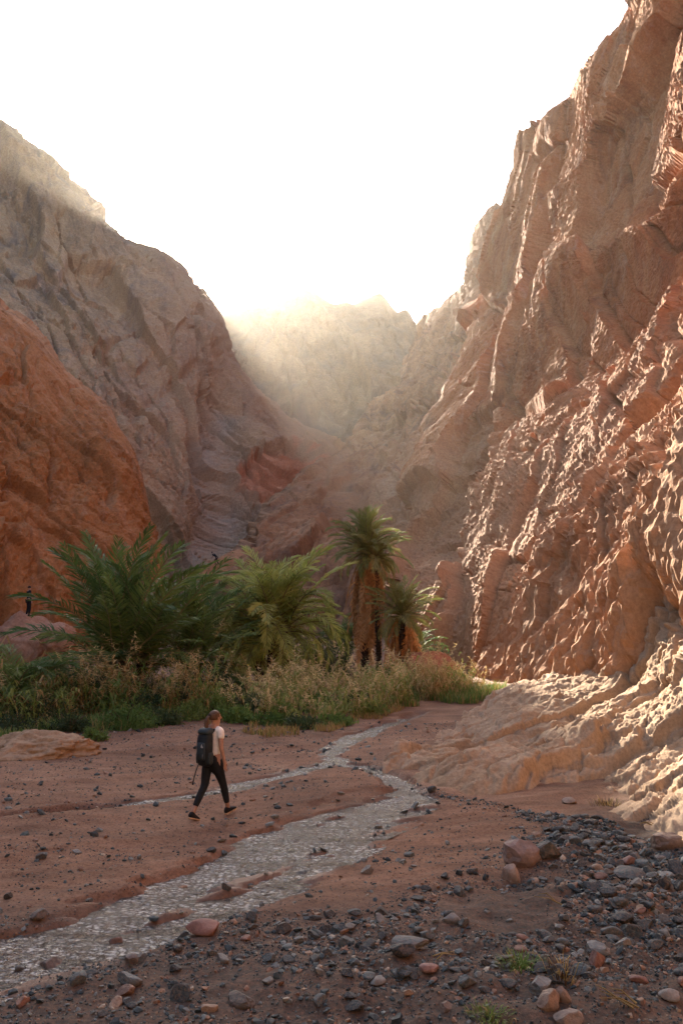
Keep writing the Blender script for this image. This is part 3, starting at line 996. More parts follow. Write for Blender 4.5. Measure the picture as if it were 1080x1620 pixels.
m_bush_fresh = leaf_mat('bush_leaf_fresh', [(0.08, 0.15, 0.035), (0.13, 0.215, 0.05), (0.2, 0.26, 0.075)], 0.35, 0.7, 2.5)  # brighter, fresher leaf green
m_stem = leaf_mat('woody_stem', [(0.07, 0.045, 0.03), (0.12, 0.08, 0.05)], 0.0, 0.9)

t = NT('palm_trunk')
v = t.coord(scale=(1, 1, 1))
w = t.n('TexWave')
w.bands_direction = 'Z'
w.inputs['Scale'].default_value = 3.0
w.inputs['Distortion'].default_value = 3.0
t.l(v, w.inputs['Vector'])
c = t.ramp(t.noise(v, 9, 6, 0.7), [(0.3, (0.028, 0.02, 0.014)), (0.55, (0.075, 0.05, 0.034)), (0.75, (0.14, 0.09, 0.06))])
t.bsdf(c, 0.95, t.bump(w.outputs['Fac'], 0.8, 0.05), 0.1)
m_trunk = t.m


class MB:
    """collects strips and tubes, links them as one mesh"""
    def __init__(self):
        self.v, self.q, self.t, self.qm, self.tm, self.n = [], [], [], [], [], 0

    def add(self, verts, quads=(), tris=(), mi=0):
        b = self.n
        self.v.extend(verts)
        for f in quads:
            self.q.append([b + i for i in f])
            self.qm.append(mi)
        for f in tris:
            self.t.append([b + i for i in f])
            self.tm.append(mi)
        self.n += len(verts)

    def tube(self, pts, radii, sides=4, mi=0, cap=True):
        pts = [np.asarray(p, float) for p in pts]
        b = self.n
        up = np.array([0.3, 0.2, 0.93])
        for i, p in enumerate(pts):
            d = pts[min(i + 1, len(pts) - 1)] - pts[max(i - 1, 0)]
            d = d / (np.linalg.norm(d) + 1e-9)
            a = np.cross(d, up if abs(d @ up) < 0.95 else np.array([1.0, 0, 0]))
            a /= np.linalg.norm(a) + 1e-9
            c = np.cross(d, a)
            for k in range(sides):
                th = 2 * math.pi * k / sides
                self.v.append(p + radii[i] * (math.cos(th) * a + math.sin(th) * c))
        for i in range(len(pts) - 1):
            for k in range(sides):
                k2 = (k + 1) % sides
                self.q.append([b + i * sides + k, b + i * sides + k2, b + (i + 1) * sides + k2, b + (i + 1) * sides + k])
                self.qm.append(mi)
        self.n += len(pts) * sides
        if cap:
            for base, rev in ((b, True), (b + (len(pts) - 1) * sides, False)):
                for k in range(1, sides - 1):
                    f = [base, base + k, base + k + 1]
                    self.t.append(f[::-1] if rev else f)
                    self.tm.append(mi)

    def mesh(self, name, mats, smooth_shade=False):
        fs, mi = [], []
        if self.q:
            fs.append(np.array(self.q))
            mi += self.qm
        if self.t:
            fs.append(np.array(self.t))
            mi += self.tm
        return mesh(name, np.array(self.v), fs, mats, smooth_shade, midx=mi)


def frond_mesh(L, n, leaf, droop, seed, mats, width=0.036, lift=0.35, ragged=0.0, curl=1.5):
    r = random.Random(seed)
    b = MB()
    N = 14
    pos, tan, p = [], [], np.zeros(3)
    side = r.uniform(-0.12, 0.12)
    for i in range(N + 1):
        s = i / N
        a = -droop * s ** curl
        T = np.array([math.cos(a), side * s, math.sin(a)])
        T /= np.linalg.norm(T)
        pos.append(p.copy())
        tan.append(T)
        p = p + T * L / N
    pos, tan = np.array(pos), np.array(tan)
    b.tube(pos, [0.035 * (1 - 0.85 * i / N) for i in range(N + 1)], 3, 1, False)
    for sgn in (-1, 1):
        for j in range(n):
            if r.random() < ragged:
                continue
            s = 0.1 + 0.9 * (j + r.random() * 0.7) / n
            f = s * N
            i = min(int(f), N - 1)
            q = f - i
            P = pos[i] * (1 - q) + pos[i + 1] * q
            T = tan[i] * (1 - q) + tan[i + 1] * q
            U = np.cross(T, [0, 1, 0]) * -1
            U = U / np.linalg.norm(U)
            if U[2] < 0:
                U = -U
            S = np.cross(U, T)
            phi = R(70 - 40 * s + r.uniform(-8, 8))
            lf = lift + r.uniform(-0.22, 0.22)
            D = math.cos(phi) * T + math.sin(phi) * (sgn * S * math.cos(lf) + U * math.sin(lf))
            ln = leaf * (math.sin(math.pi * min(1, 0.14 + 0.8 * s)) ** 0.7) * r.uniform(0.82, 1.1)
            w = width * r.uniform(0.75, 1.15)
            W = T * 0.8 + U * r.uniform(-0.7, 0.7)
            W = W - D * (W @ D)
            W = W / (np.linalg.norm(W) + 1e-9) * w * 0.5
            m = P + D * ln * 0.5
            e = P + D * ln + np.array([0, 0, -ln * r.uniform(0.08, 0.3)])
            b.add([P - W * 0.5, P + W * 0.5, m - W, m + W, e], [(0, 1, 3, 2)], [(2, 3, 4)], 0)
    return b.mesh('frond', mats)


def trunk_mesh(h, r0, r1, lean=(0, 0), seed=0, scale_len=0.11):
    r = random.Random(seed)
    b = MB()
    N = max(4, int(h / 0.35))
    pts = [np.array([lean[0] * (i / N) ** 1.5, lean[1] * (i / N) ** 1.5, h * i / N - 0.15 * (i == 0)]) for i in range(N + 1)]
    b.tube(pts, [r0 + (r1 - r0) * i / N for i in range(N + 1)], 10, 0)
    # old leaf bases
    k = 0
    z = 0.1
    while z < h:
        s = z / h
        rad = r0 + (r1 - r0) * s
        c = np.array([lean[0] * s ** 1.5, lean[1] * s ** 1.5, z])
        for j in range(7):
            a = 2 * math.pi * (j / 7 + 0.5 * (k % 2) / 7) + r.uniform(-0.15, 0.15)
            o = np.array([math.cos(a), math.sin(a), 0])
            tt = np.array([-math.sin(a), math.cos(a), 0])
            w = 0.42 * rad
            p = c + o * rad * 0.92
            tip = p + o * scale_len * r.uniform(0.5, 1) + np.array([0, 0, scale_len * r.uniform(0.7, 1.5)])
            b.add([p - tt * w, p + tt * w, tip, p + np.array([0, 0, 0.09]) + tt * 0], [], [(0, 1, 2), (1, 3, 2), (3, 0, 2)], 0)
        z += 0.17
        k += 1
    return b.mesh('trunk', [m_trunk])


GOLD = 2.399963


def palm(px, Y, trunk_h, fronds, count, elev, scale, label, name='date_palm', group=None, lean=(0, 0), r0=0.2, dead=None, seed=0,
         centres=((0, 0, 0),), z=None):
    r = random.Random(seed)
    p = GY(px, Y, 0.0)
    zz = gz(p[0], p[1]) if z is None else z
    root = link(name, None, loc=(p[0], p[1], zz - 0.05))
    tag(root, label, 'palm', group)
    link('trunk', trunk_mesh(trunk_h, r0, r0 * 0.78, lean, seed), root)
    for (cx, cy, cz) in centres[1:]:
        link('trunk', trunk_mesh(max(0.4, trunk_h + cz), r0 * 0.8, r0 * 0.6, (0, 0), seed + 3), root, loc=(cx, cy, 0))
    for i in range(count):
        c = centres[i % len(centres)]
        k = (i + 0.5) / count
        e = elev[0] + (elev[1] - elev[0]) * k ** 1.3 + r.uniform(-8, 8)
        ph = GOLD * i + r.uniform(-0.25, 0.25)
        s = scale * r.uniform(0.82, 1.1) * (0.8 + 0.2 * math.sin(math.pi * min(1, k + 0.25)))
        o = link('frond', r.choice(fronds), root,
                 loc=(lean[0] + c[0] + 0.08 * math.cos(ph), lean[1] + c[1] + 0.08 * math.sin(ph), trunk_h + c[2] + 0.12 * (1 - k)),
                 rot=Euler((r.uniform(-0.5, 0.5), -R(e), ph), 'XYZ'), scale=s)
    if dead:
        meshes, n, z0, z1, ds = dead
        for i in range(n):
            k = i / max(1, n - 1)
            ph = GOLD * i * 1.3 + r.uniform(-0.3, 0.3)
            zt = z1 + (z0 - z1) * r.random()
            f = zt / trunk_h
            o = link('dead_frond', r.choice(meshes), root,
                     loc=(lean[0] * f ** 1.5 + 0.24 * math.cos(ph), lean[1] * f ** 1.5 + 0.24 * math.sin(ph), zt),
                     rot=Euler((r.uniform(-0.3, 0.3), R(r.uniform(55, 88)), ph), 'XYZ'), scale=ds * r.uniform(0.7, 1.1))
    return root


big = [frond_mesh(4.0, 46, 0.72, 0.3 + 0.24 * i, 100 + i, [m_palm_dark, m_rachis], 0.056, 0.18) for i in range(5)]
lite = [frond_mesh(3.2, 48, 0.62, 0.9 + 0.35 * i, 120 + i, [m_palm_light, m_rachis], 0.048, 0.25) for i in range(5)]
fine = [frond_mesh(2.2, 56, 0.46, 0.6 + 0.35 * i, 140 + i, [m_palm_dust, m_rachis], 0.028) for i in range(4)]
drk = [frond_mesh(2.4, 46, 0.5, 1.2 + 0.4 * i, 150 + i, [m_palm_dark, m_rachis], 0.036) for i in range(3)]
dead = [frond_mesh(2.3, 34, 0.30, 0.45 + 0.15 * i, 160 + i, [m_dead, m_dead], 0.042, 0.0, 0.25, 0.8) for i in range(4)]

palm(196, 31, 1.5, big, 66, (88, -8), 1.2, 'largest date palm with long dark green arching fronds below the orange dome', seed=18, r0=0.28,
     centres=((0, 0, 0), (0.5, 0.4, -0.2), (-0.5, 0.2, -0.25)))
palm(292, 34, 1.3, big, 40, (80, 0), 0.93, 'dark green palm leaning out between the largest palm and the yellowish one', seed=2, r0=0.25,
     centres=((0, 0, 0), (0.45, 0.3, -0.1)))
palm(22, 26.5, 0.3, drk, 34, (82, 12), 1.02, 'low dark palm in the undergrowth below the man on the rock', seed=3, r0=0.18)
palm(95, 29.5, 0.2, drk, 20, (75, 15), 0.8, 'small dark palm shoot at the foot of the largest palm', seed=33, r0=0.14)
palm(432, 37, 2.6, lite, 100, (88, -38), 1.18, 'bushy yellowish green palm with a rounded mop of drooping fronds', seed=4, r0=0.26,
     centres=((0, 0, 0), (0.5, 0.2, -0.3), (-0.55, 0.3, -0.45)), dead=(lite, 8, 0.8, 1.7, 0.6))
palm(352, 38, 1.6, lite, 38, (80, 0), 0.95, 'small yellowish palm tucked behind the bushy rounded palm', seed=41, r0=0.2)
palm(577, 43, 6.0, fine, 64, (89, -25), 1.05, 'tallest palm with a thin trunk and a long skirt of hanging brown fronds', seed=5, r0=0.17, lean=(0.1, 0),
     dead=(dead, 95, 3.2, 6.0, 1.3))
palm(599, 42.4, 5.7, fine, 26, (60, -50), 0.95, 'slim bare dark trunked palm standing close beside the tallest palm', seed=6, r0=0.12, lean=(-0.15, 0.1),
     dead=(dead, 16, 4.6, 5.6, 0.8))
palm(637, 41, 2.9, fine, 52, (86, -40), 0.92, 'short palm with hanging orange fronds in front of the red boulder', seed=7, r0=0.16,
     dead=(dead, 44, 2.0, 2.9, 1.0))
palm(543, 46, 1.4, drk, 34, (80, -20), 0.95, 'shadowy dark palm half hidden behind the tallest palm', seed=8, r0=0.2)
palm(655, 46, 0.8, drk, 26, (80, -10), 0.85, 'shadowy dark palm at the cliff foot behind the short palm', seed=9, r0=0.2)


def clump_leaves(n, radii, size, seed, nclump=26, flat=0.0, aspect=0.3):
    """leaf triangles gathered in clumps inside an ellipsoid"""
    g = np.random.default_rng(seed)
    cc = g.normal(size=(nclump, 3))
    cc /= np.linalg.norm(cc, axis=1, keepdims=True)
    cc *= g.uniform(0.35, 0.95, (nclump, 1))
    cc[:, 2] = np.abs(cc[:, 2]) * 0.9
    k = g.integers(0, nclump, n)
    P = cc[k] + g.normal(size=(n, 3)) * 0.17
    P *= np.array(radii)
    P[:, 2] = np.abs(P[:, 2])
    d = g.normal(size=(n, 3))
    d[:, 2] += 0.6
    d /= np.linalg.norm(d, axis=1, keepdims=True)
    w = np.cross(d, g.normal(size=(n, 3)))
    w /= np.linalg.norm(w, axis=1, keepdims=True)
    s = size * g.uniform(0.6, 1.4, (n, 1))
    V = np.stack([P, P + d * s * 0.5 + w * s * aspect * 0.5, P + d * s, P + d * s * 0.5 - w * s * aspect * 0.5], 1).reshape(-1, 3)
    Fq = np.arange(4 * n).reshape(n, 4)
    return V, Fq


def bush(px, Y, radii, n, size, mat, label, seed, name='bush', aspect=0.3, group=None):
    p = GY(px, Y, 0)
    root = link(name, None, loc=(p[0], p[1], gz(p[0], p[1]) - 0.03))
    tag(root, label, 'bush', group)
    V, Fq = clump_leaves(n, radii, size, seed, aspect=aspect)
    link('foliage', mesh('foliage', V, Fq, [mat], False), root)
    r = random.Random(seed)
    b = MB()
    for i in range(9):
        a = r.uniform(0, 6.28)
        e = np.array([math.cos(a) * radii[0] * 0.6, math.sin(a) * radii[1] * 0.6, radii[2] * r.uniform(0.6, 0.95)])
        b.tube([np.zeros(3), e * np.array([0.4, 0.4, 0.5]), e], [0.025, 0.016, 0.006], 4)
    link('stem', b.mesh('stem', [m_stem]), root)
    return root


bush(200, 24.6, (0.85, 0.6, 0.75), 3000, 0.10, m_bush_fresh, 'leafy green bush at the front of the undergrowth beyond the hiker', 21)
bush(150, 22.6, (0.34, 0.3, 0.34), 1500, 0.08, m_bush_fresh, 'small bright green tuft against the end of the pale low rock', 22)
bush(60, 25.2, (1.2, 0.7, 0.85), 3600, 0.11, m_bush, 'dark green bush under the low palm in the shade', 23)
bush(8, 23.6, (0.9, 0.6, 0.6), 2600, 0.10, m_bush, 'dark green bush behind the pale low rock at the picture edge', 24)
bush(110, 24.0, (0.7, 0.5, 0.5), 2200, 0.09, m_bush, 'low dark bush between the two leafy bushes near the reeds', 25)
bush(120, 28, (1.5, 0.9, 1.5), 4200, 0.14, m_bush, 'tall dark shrub filling the gap under the largest palm', 26)
bush(318, 30.5, (1.5, 0.9, 1.3), 4200, 0.14, m_bush, 'dark shrub behind the reeds and below the leaning palm', 27)
bush(250, 30, (1.6, 0.8, 1.1), 3600, 0.13, m_bush, 'shaded shrub below the fronds of the largest palm', 28)
bush(400, 46, (2.7, 1.6, 5.6), 5200, 0.15, m_bush_fresh, 'feathery green tamarisk rising behind the bushy yellowish palm', 29, 'tamarisk', 0.18)
bush(458, 47, (2.3, 1.5, 4.9), 4200, 0.15, m_palm_dust, 'dusty olive tamarisk peering over the rounded palm', 30, 'tamarisk', 0.18)
bush(515, 43, (1.8, 1.0, 2.2), 4200, 0.16, m_bush, 'dark shrub in the shade between the rounded palm and the tallest palm', 31)
bush(672, 43.5, (1.2, 0.8, 1.7), 3000, 0.15, m_bush, 'dark shrub at the cliff foot above the red boulder', 32)
bush(610, 38.5, (1.5, 0.7, 1.0), 3000, 0.12, m_bush_fresh, 'green shrub around the feet of the tall palms', 34)


for i_, (px_, Y_, rx_, rz_, m_, lab_) in enumerate((
        (345, 27.0, 0.7, 0.75, m_bush_fresh, 'green leafy bush at the near corner of the reed bed behind the hiker'),
        (395, 27.6, 0.9, 0.7, m_bush, 'dark leafy bush inside the reed bed below the rounded palm'),
        (450, 26.6, 0.6, 0.5, m_bush_fresh, 'fresh green bush low in the middle of the reed bed'),
        (505, 28.4, 0.9, 0.7, m_bush_fresh, 'broad green bush in the reed bed near the stream end'),
        (560, 29.5, 0.8, 0.6, m_bush, 'dark green bush in the reeds in front of the tallest palm'),
        (610, 31.5, 0.9, 0.55, m_bush_fresh, 'light green bush in the low reeds before the short palm'),
        (660, 33.5, 0.9, 0.5, m_bush_fresh, 'low green bush in front of the red boulder'),
        (700, 35.5, 0.9, 0.45, m_bush_fresh, 'low green bush right under the end of the red boulder'),
        (275, 27.5, 0.9, 0.9, m_bush, 'dark bush between the tall plumed reeds and the reed bed'),
        (160, 27.2, 0.8, 0.9, m_bush_fresh, 'green bush among the tall plumed reeds below the largest palm'),
        (225, 26.6, 0.7, 0.8, m_bush, 'shaded green bush low among the tall plumed reeds'),
        (372, 25.9, 0.55, 0.42, m_bush_fresh, 'small fresh bush at the sand edge just behind the hiker'),
        (425, 25.5, 0.6, 0.36, m_bush_fresh, 'low fresh bush at the sand edge below the rounded palm'),
        (478, 24.9, 0.5, 0.34, m_bush, 'low dark bush at the front corner of the reed bed'),
        (530, 25.4, 0.6, 0.4, m_bush_fresh, 'low green bush where the reed bed meets the stream'),
        (585, 27.4, 0.6, 0.4, m_bush_fresh, 'low green bush on the reed bed edge beyond the stream bend'),
        (300, 26.3, 0.6, 0.5, m_bush_fresh, 'fresh bush at the sand edge left of the hiker'),
        (255, 25.4, 0.6, 0.42, m_bush, 'low dark bush at the sand edge in front of the tall plumed reeds'))):
    bush(px_, Y_, (rx_, 0.55, rz_), 1900, 0.12, m_, lab_, 300 + i_)


def reeds(name, label, poly, n, hgt, seed, dry=0.3, plume=0.5, kind='stuff'):
    """stalks with arching blades and feathery plumes over a ground polygon (pixel outline on the ground)"""
    g = np.random.default_rng(seed)
    pl = [(a[0], a[1]) for a in poly]
    xs_, ys_ = [a[0] for a in pl], [a[1] for a in pl]
    V, T, M = [], [], []
    cnt = 0
    base = 0
    while cnt < n:
        k = 400
        x = g.uniform(min(xs_), max(xs_), k)
        y = g.uniform(min(ys_), max(ys_), k)
        clump = fbm(np.stack([x / 0.75, y / 0.75, 0 * x], 1), 2, seed)
        kindn = fbm(np.stack([x / 1.1, y / 1.1, 0 * x + 9], 1), 2, seed + 5)
        ok = inside(x, y, pl) & (clump > -0.16 + 0.22 * g.random(k))
        x, y, clump, kindn = x[ok], y[ok], clump[ok], kindn[ok]
        if not len(x):
            continue
        z = ground_h(x, y) - 0.03
        for i in range(len(x)):
            if cnt >= n:
                break
            cnt += 1
            h = hgt * g.uniform(0.4, 1.2) * (0.7 + 1.7 * clump[i]) * (0.8 if kindn[i] < 0 else 1.1)
            h = max(h, 0.3)
            isdry = g.random() < dry + 0.75 * kindn[i]
            pprob = plume * float(smooth(-0.18, 0.22, kindn[i]))
            lean = g.normal(size=2) * 0.24 * h
            b0 = np.array([x[i], y[i], z[i]])
            top = b0 + np.array([lean[0], lean[1], h])
            mid = b0 + np.array([lean[0] * 0.3, lean[1] * 0.3, h * 0.55])
            mi = 1 if isdry else 0
            a = g.uniform(0, 6.28)
            wv = np.array([math.cos(a), math.sin(a), 0]) * 0.011
            V += [b0 - wv, b0 + wv, mid - wv, mid + wv, top]
            T += [(base, base + 1, base + 3), (base, base + 3, base + 2), (base + 2, base + 3, base + 4)]
            M += [1 if isdry or g.random() < 0.3 else 0] * 3
            base += 5
            for j in range(int(g.integers(4, 8))):
                s = g.uniform(0.12, 0.95)
                p = b0 + (mid - b0) * min(1, s / 0.55) if s < 0.55 else mid + (top - mid) * (s - 0.55) / 0.45
                a = g.uniform(0, 6.28)
                o = np.array([math.cos(a), math.sin(a), 0])
                tt = np.array([-math.sin(a), math.cos(a), 0]) * g.uniform(0.014, 0.034)
                ln = h * g.uniform(0.22, 0.42)
                q1 = p + o * ln * 0.5 + np.array([0, 0, ln * g.uniform(0.25, 0.6)])
                q2 = p + o * ln * 1.0 + np.array([0, 0, ln * g.uniform(-0.35, 0.35)])
                V += [p - tt * 0.6, p + tt * 0.6, q1 - tt, q1 + tt, q2]
                T += [(base, base + 1, base + 3), (base, base + 3, base + 2), (base + 2, base + 3, base + 4)]
                M += [1 if (isdry or g.random() < 0.15) else 0] * 3
                base += 5
            if g.random() < pprob:
                pl_len = g.uniform(0.3, 0.56) * min(1.3, 0.35 + h / 1.6)
                bend = np.array([lean[0], lean[1], 0]) * 0.6 + np.append(g.normal(size=2) * 0.10, 0)
                for j in range(20):
                    s = j / 20
                    p = top + bend * s + np.array([0, 0, pl_len * (s - 0.25)])
                    a = g.uniform(0, 6.28)
                    rr = pl_len * (0.5 * math.sin(math.pi * (0.15 + 0.8 * s))) * g.uniform(0.6, 1.1)
                    e = p + np.array([math.cos(a) * rr, math.sin(a) * rr, pl_len * g.uniform(-0.15, 0.2)])
                    tt = np.array([-math.sin(a), math.cos(a), 0.4]) * 0.024
                    V += [p - tt * 0.5, p + tt, e]
                    T += [(base, base + 1, base + 2)]
                    M += [2]
                    base += 3
    me = mesh(name, np.array(V), np.array(T), [m_reed_green, m_reed_dry, m_plume], False, midx=M)
    o = link(name, me)
    tag(o, label, 'reeds', kind=kind)
    return o


def gpoly(pts):
    return [tuple(G(a, b)[:2]) for a, b in pts]


reeds('reeds', 'tall plumed tan reeds in front of the largest palm',
      [tuple(GY(a, b)[:2]) for a, b in ((105, 25.2), (180, 25.8), (270, 26.0), (335, 26.8), (340, 30), (110, 30))], 560, 1.05, 61, 0.12, 0.9)
reeds('reeds', 'dense bed of dry and green reeds in the middle below the rounded palm',
      [tuple(GY(a, b)[:2]) for a, b in ((325, 27.5), (400, 26.2), (480, 25.2), (540, 25.4), (600, 27.5), (650, 31), (640, 36), (480, 35.5), (330, 33))], 1150, 0.74, 62, 0.05, 0.75)
reeds('reeds', 'low orange dry reeds around the red boulder at the cliff foot',
      [tuple(GY(a, b)[:2]) for a, b in ((600, 29.5), (680, 31.5), (745, 33), (770, 36), (720, 38), (640, 38))], 650, 0.8, 63, 0.5, 0.5)
reeds('reeds', 'sparse dark green reeds in the shaded undergrowth beside the low palm',
      [tuple(GY(a, b)[:2]) for a, b in ((-30, 24.2), (60, 24.6), (110, 25.2), (115, 29), (-40, 28))], 500, 1.1, 64, 0.2, 0.12)


def grass(name, label, poly, n, hgt, seed, dryf=0.2, mats=None):
    g = np.random.default_rng(seed)
    xs_, ys_ = [a[0] for a in poly], [a[1] for a in poly]
    X = g.uniform(min(xs_), max(xs_), n * 3)
    Y = g.uniform(min(ys_), max(ys_), n * 3)
    c = fbm(np.stack([X / 1.2, Y / 1.2, 0 * X], 1), 3, seed)
    ok = inside(X, Y, poly) & (c > -0.12 + 0.25 * g.random(len(X)))
    X, Y = X[ok][:n], Y[ok][:n]
    n = len(X)
    Z = ground_h(X, Y) - 0.02
    a = g.uniform(0, 6.28, n)
    h = hgt * g.uniform(0.4, 1.2, n)
    lean = g.uniform(0.15, 0.8, n) * h
    w = g.uniform(0.006, 0.016, n)
    B = np.stack([X, Y, Z], 1)
    o = np.stack([np.cos(a), np.sin(a), 0 * a], 1)
    tt = np.stack([-np.sin(a), np.cos(a), 0 * a], 1) * w[:, None]
    mid = B + o * (lean * 0.35)[:, None] + np.stack([0 * h, 0 * h, h * 0.65], 1)
    tip = B + o * lean[:, None] + np.stack([0 * h, 0 * h, h], 1)
    V = np.stack([B - tt, B + tt, mid - tt * 0.8, mid + tt * 0.8, tip], 1).reshape(-1, 3)
    k = np.arange(n) * 5
    q = np.stack([k, k + 1, k + 3, k + 2], 1)
    t3 = np.stack([k + 2, k + 3, k + 4], 1)
    dm = (g.random(n) < dryf).astype(int)
    ob = link(name, mesh(name, V, [q, t3], mats or [m_bush_fresh, m_reed_dry], False, midx=np.concatenate([dm, dm])))
    tag(ob, label, 'grass', kind='stuff')
    return ob


grass('grass', 'short green grass along the edge of the bare sand below the reeds',
      gpoly([(-40, 1180), (120, 1162), (210, 1156), (330, 1138), (335, 1118), (200, 1120), (-40, 1135)]), 9000, 0.34, 71)
grass('grass', 'fresh green grass fringing the sand at the cliff foot',
      gpoly([(600, 1122), (680, 1118), (760, 1112), (812, 1104), (800, 1088), (720, 1092), (620, 1105)]), 7000, 0.36, 72, 0.25)
grass('dry_grass', 'flattened straw coloured grass lying at the foot of the reed bed',
      gpoly([(330, 1150), (420, 1168), (520, 1160), (600, 1140), (640, 1122), (600, 1118), (480, 1135), (340, 1132)]), 4500, 0.2, 73, 0.9)


def weed(px, py, n, hgt, rad, seed, label, name='weed', mats=None, dry=0.15):
    g = np.random.default_rng(seed)
    p = G(px, py, 0.2 if py > 1300 else 0.0)
    root_z = gz(p[0], p[1])
    b = MB()
    for i in range(n):
        a = g.uniform(0, 6.28)
        o = np.array([math.cos(a), math.sin(a), 0])
        s = g.uniform(0, rad)
        q = np.array([math.cos(a) * s, math.sin(a) * s, -0.01])
        h = hgt * g.uniform(0.4, 1)
        tt = np.array([-math.sin(a), math.cos(a), 0]) * g.uniform(0.003, 0.006)
        m = q + o * h * 0.3 + np.array([0, 0, h * 0.6])
        e = q + o * h * g.uniform(0.5, 0.9) + np.array([0, 0, h * g.uniform(0.5, 1)])
        b.add([q - tt, q + tt, m - tt, m + tt, e], [(0, 1, 3, 2)], [(2, 3, 4)], int(g.random() < dry))
    o = link(name, b.mesh(name, mats or [m_bush_fresh, m_reed_dry]), loc=(p[0], p[1], root_z))
    tag(o, label, 'weed')
    return o


weed(825, 1532, 260, 0.14, 0.2, 81, 'small green weed growing among the dark stones in front')
weed(775, 1608, 200, 0.12, 0.16, 82, 'green weed at the very bottom edge among grey stones')
weed(960, 1275, 180, 0.16, 0.3, 83, 'dry brown grass tuft on the sand under the slab edge', 'dry_tuft', [m_reed_dry, m_stem], 0.4)
weed(890, 1555, 90, 0.22, 0.14, 84, 'withered brown root tuft between the larger stones', 'dry_tuft', [m_stem, m_reed_dry], 0.4)
# ================================================================== stones and boulders
import bmesh
import re


def ico(sub):
    bm = bmesh.new()
    bmesh.ops.create_icosphere(bm, subdivisions=sub, radius=1.0)
    V = np.array([v.co[:] for v in bm.verts])
    Fc = np.array([[v.index for v in f.verts] for f in bm.faces])
    bm.free()
    return V, Fc


def stone_shape(sub, seed, angular=0.5, flat=0.65):
    V, Fc = ico(sub)
    g = np.random.default_rng(seed)
    # cut by random planes: broken faces with worn edges
    U = V.copy()
    for i in range(int(5 + 7 * angular)):
        n = g.normal(size=3)
        n /= np.linalg.norm(n)
        d = g.uniform(0.42, 0.85)
        s = U @ n - d
        U = U - np.where(s > 0, s * min(1.0, 0.8 + 0.25 * angular), 0)[:, None] * n
    U += V * (0.07 * fbm(V * 2.2 + seed * 3.1, 3, seed))[:, None]
    U *= np.array([1.0, g.uniform(0.62, 0.95), flat * g.uniform(0.75, 1.15)])
    U /= np.abs(U[:, :2]).max()
    return U, Fc


def stone_nodes(name, col):
    t = NT(name)
    v = t.coord(kind='Object')
    n1 = t.noise(v, 2.2, 5, 0.65, 0.4)
    sp = t.ramp(n1, [(0.3, 0.62), (0.55, 1.0), (0.75, 1.35)])
    c = t.mix(1.0, col(t), sp, 'MULTIPLY')
    n2 = t.ramp(t.noise(v, 5, 5, 0.7), [(0.45, 0.0), (0.68, 0.55)])
    c = t.mix(n2, c, (0.26, 0.15, 0.095))
    t.bsdf(c, 0.68, t.bump(t.noise(v, 7, 7, 0.7), 0.35, 0.06), 0.4)
    return t.m


def objcol(t):
    return t.n('ObjectInfo').outputs['Color']


m_stone = stone_nodes('stone', objcol)


def tintcol(t):
    nd = t.n('ValToRGB')
    cr = nd.color_ramp
    cr.interpolation = 'CONSTANT'
    st = [(0.0, (0.027, 0.038, 0.04)), (0.26, (0.046, 0.062, 0.064)), (0.46, (0.078, 0.095, 0.094)), (0.62, (0.16, 0.165, 0.15)),
          (0.82, (0.22, 0.115, 0.07)), (0.91, (0.28, 0.17, 0.105)), (0.965, (0.36, 0.29, 0.21))]
    while len(cr.elements) < len(st):
        cr.elements.new(0.5)
    for e, (p, c) in zip(cr.elements, st):
        e.position = p
        e.color = (*c, 1)
    t.l(t.attr('tint'), nd.inputs['Fac'])
    return nd.outputs['Color']


def gravel_nodes():
    t = NT('gravel')
    c = tintcol(t)
    v = t.coord()
    c = t.mix(1.0, c, t.ramp(t.noise(v, 20, 4, 0.7), [(0.3, 0.65), (0.7, 1.3)]), 'MULTIPLY')
    t.bsdf(c, 0.7, t.bump(t.noise(v, 60, 4, 0.7), 0.3, 0.01), 0.4)
    return t.m


m_gravel = gravel_nodes()
COLS = {'dark slate': (0.034, 0.048, 0.05), 'blue grey': (0.066, 0.09, 0.092), 'grey': (0.165, 0.165, 0.15), 'reddish': (0.22, 0.115, 0.08),
        'tan': (0.29, 0.205, 0.14), 'pale': (0.38, 0.33, 0.27)}
shapes = []
for i in range(16):
    V, Fc = stone_shape(3, 900 + i, 0.5 + 0.5 * (i % 3) / 2, 0.5 + 0.25 * (i % 4) / 3)
    shapes.append(mesh('stone', V, Fc, [m_stone], i % 4 == 0))


def put_stone(x, y, r, col, label, group=None, seed=0, sink=0.25, si=None, hgt=1.0, name='stone', cat='stone', rz=None):
    rr = random.Random(seed)
    me = shapes[rr.randrange(len(shapes)) if si is None else si]
    z = gz(x, y)
    o = link(name, me, loc=(x, y, z + r * 0.45 * hgt * (1 - 2 * sink)), rot=(rr.uniform(-.25, .25), rr.uniform(-.25, .25), rr.uniform(0, 6.28) if rz is None else rz),
             scale=(r, r, r * hgt))
    k = rr.uniform(0.85, 1.2)
    c = COLS[col] if isinstance(col, str) else tuple(0.88 * (0.72 * q_ + 0.28 * sum(col) / 3) for q_ in col)
    o.color = (c[0] * k, c[1] * k, c[2] * k, 1)
    tag(o, label, cat, group)
    return o


def at_ground(px, py):
    z = 0.0
    for _ in range(4):
        p = G(px, py, z)
        z = gz(p[0], p[1])
    return p


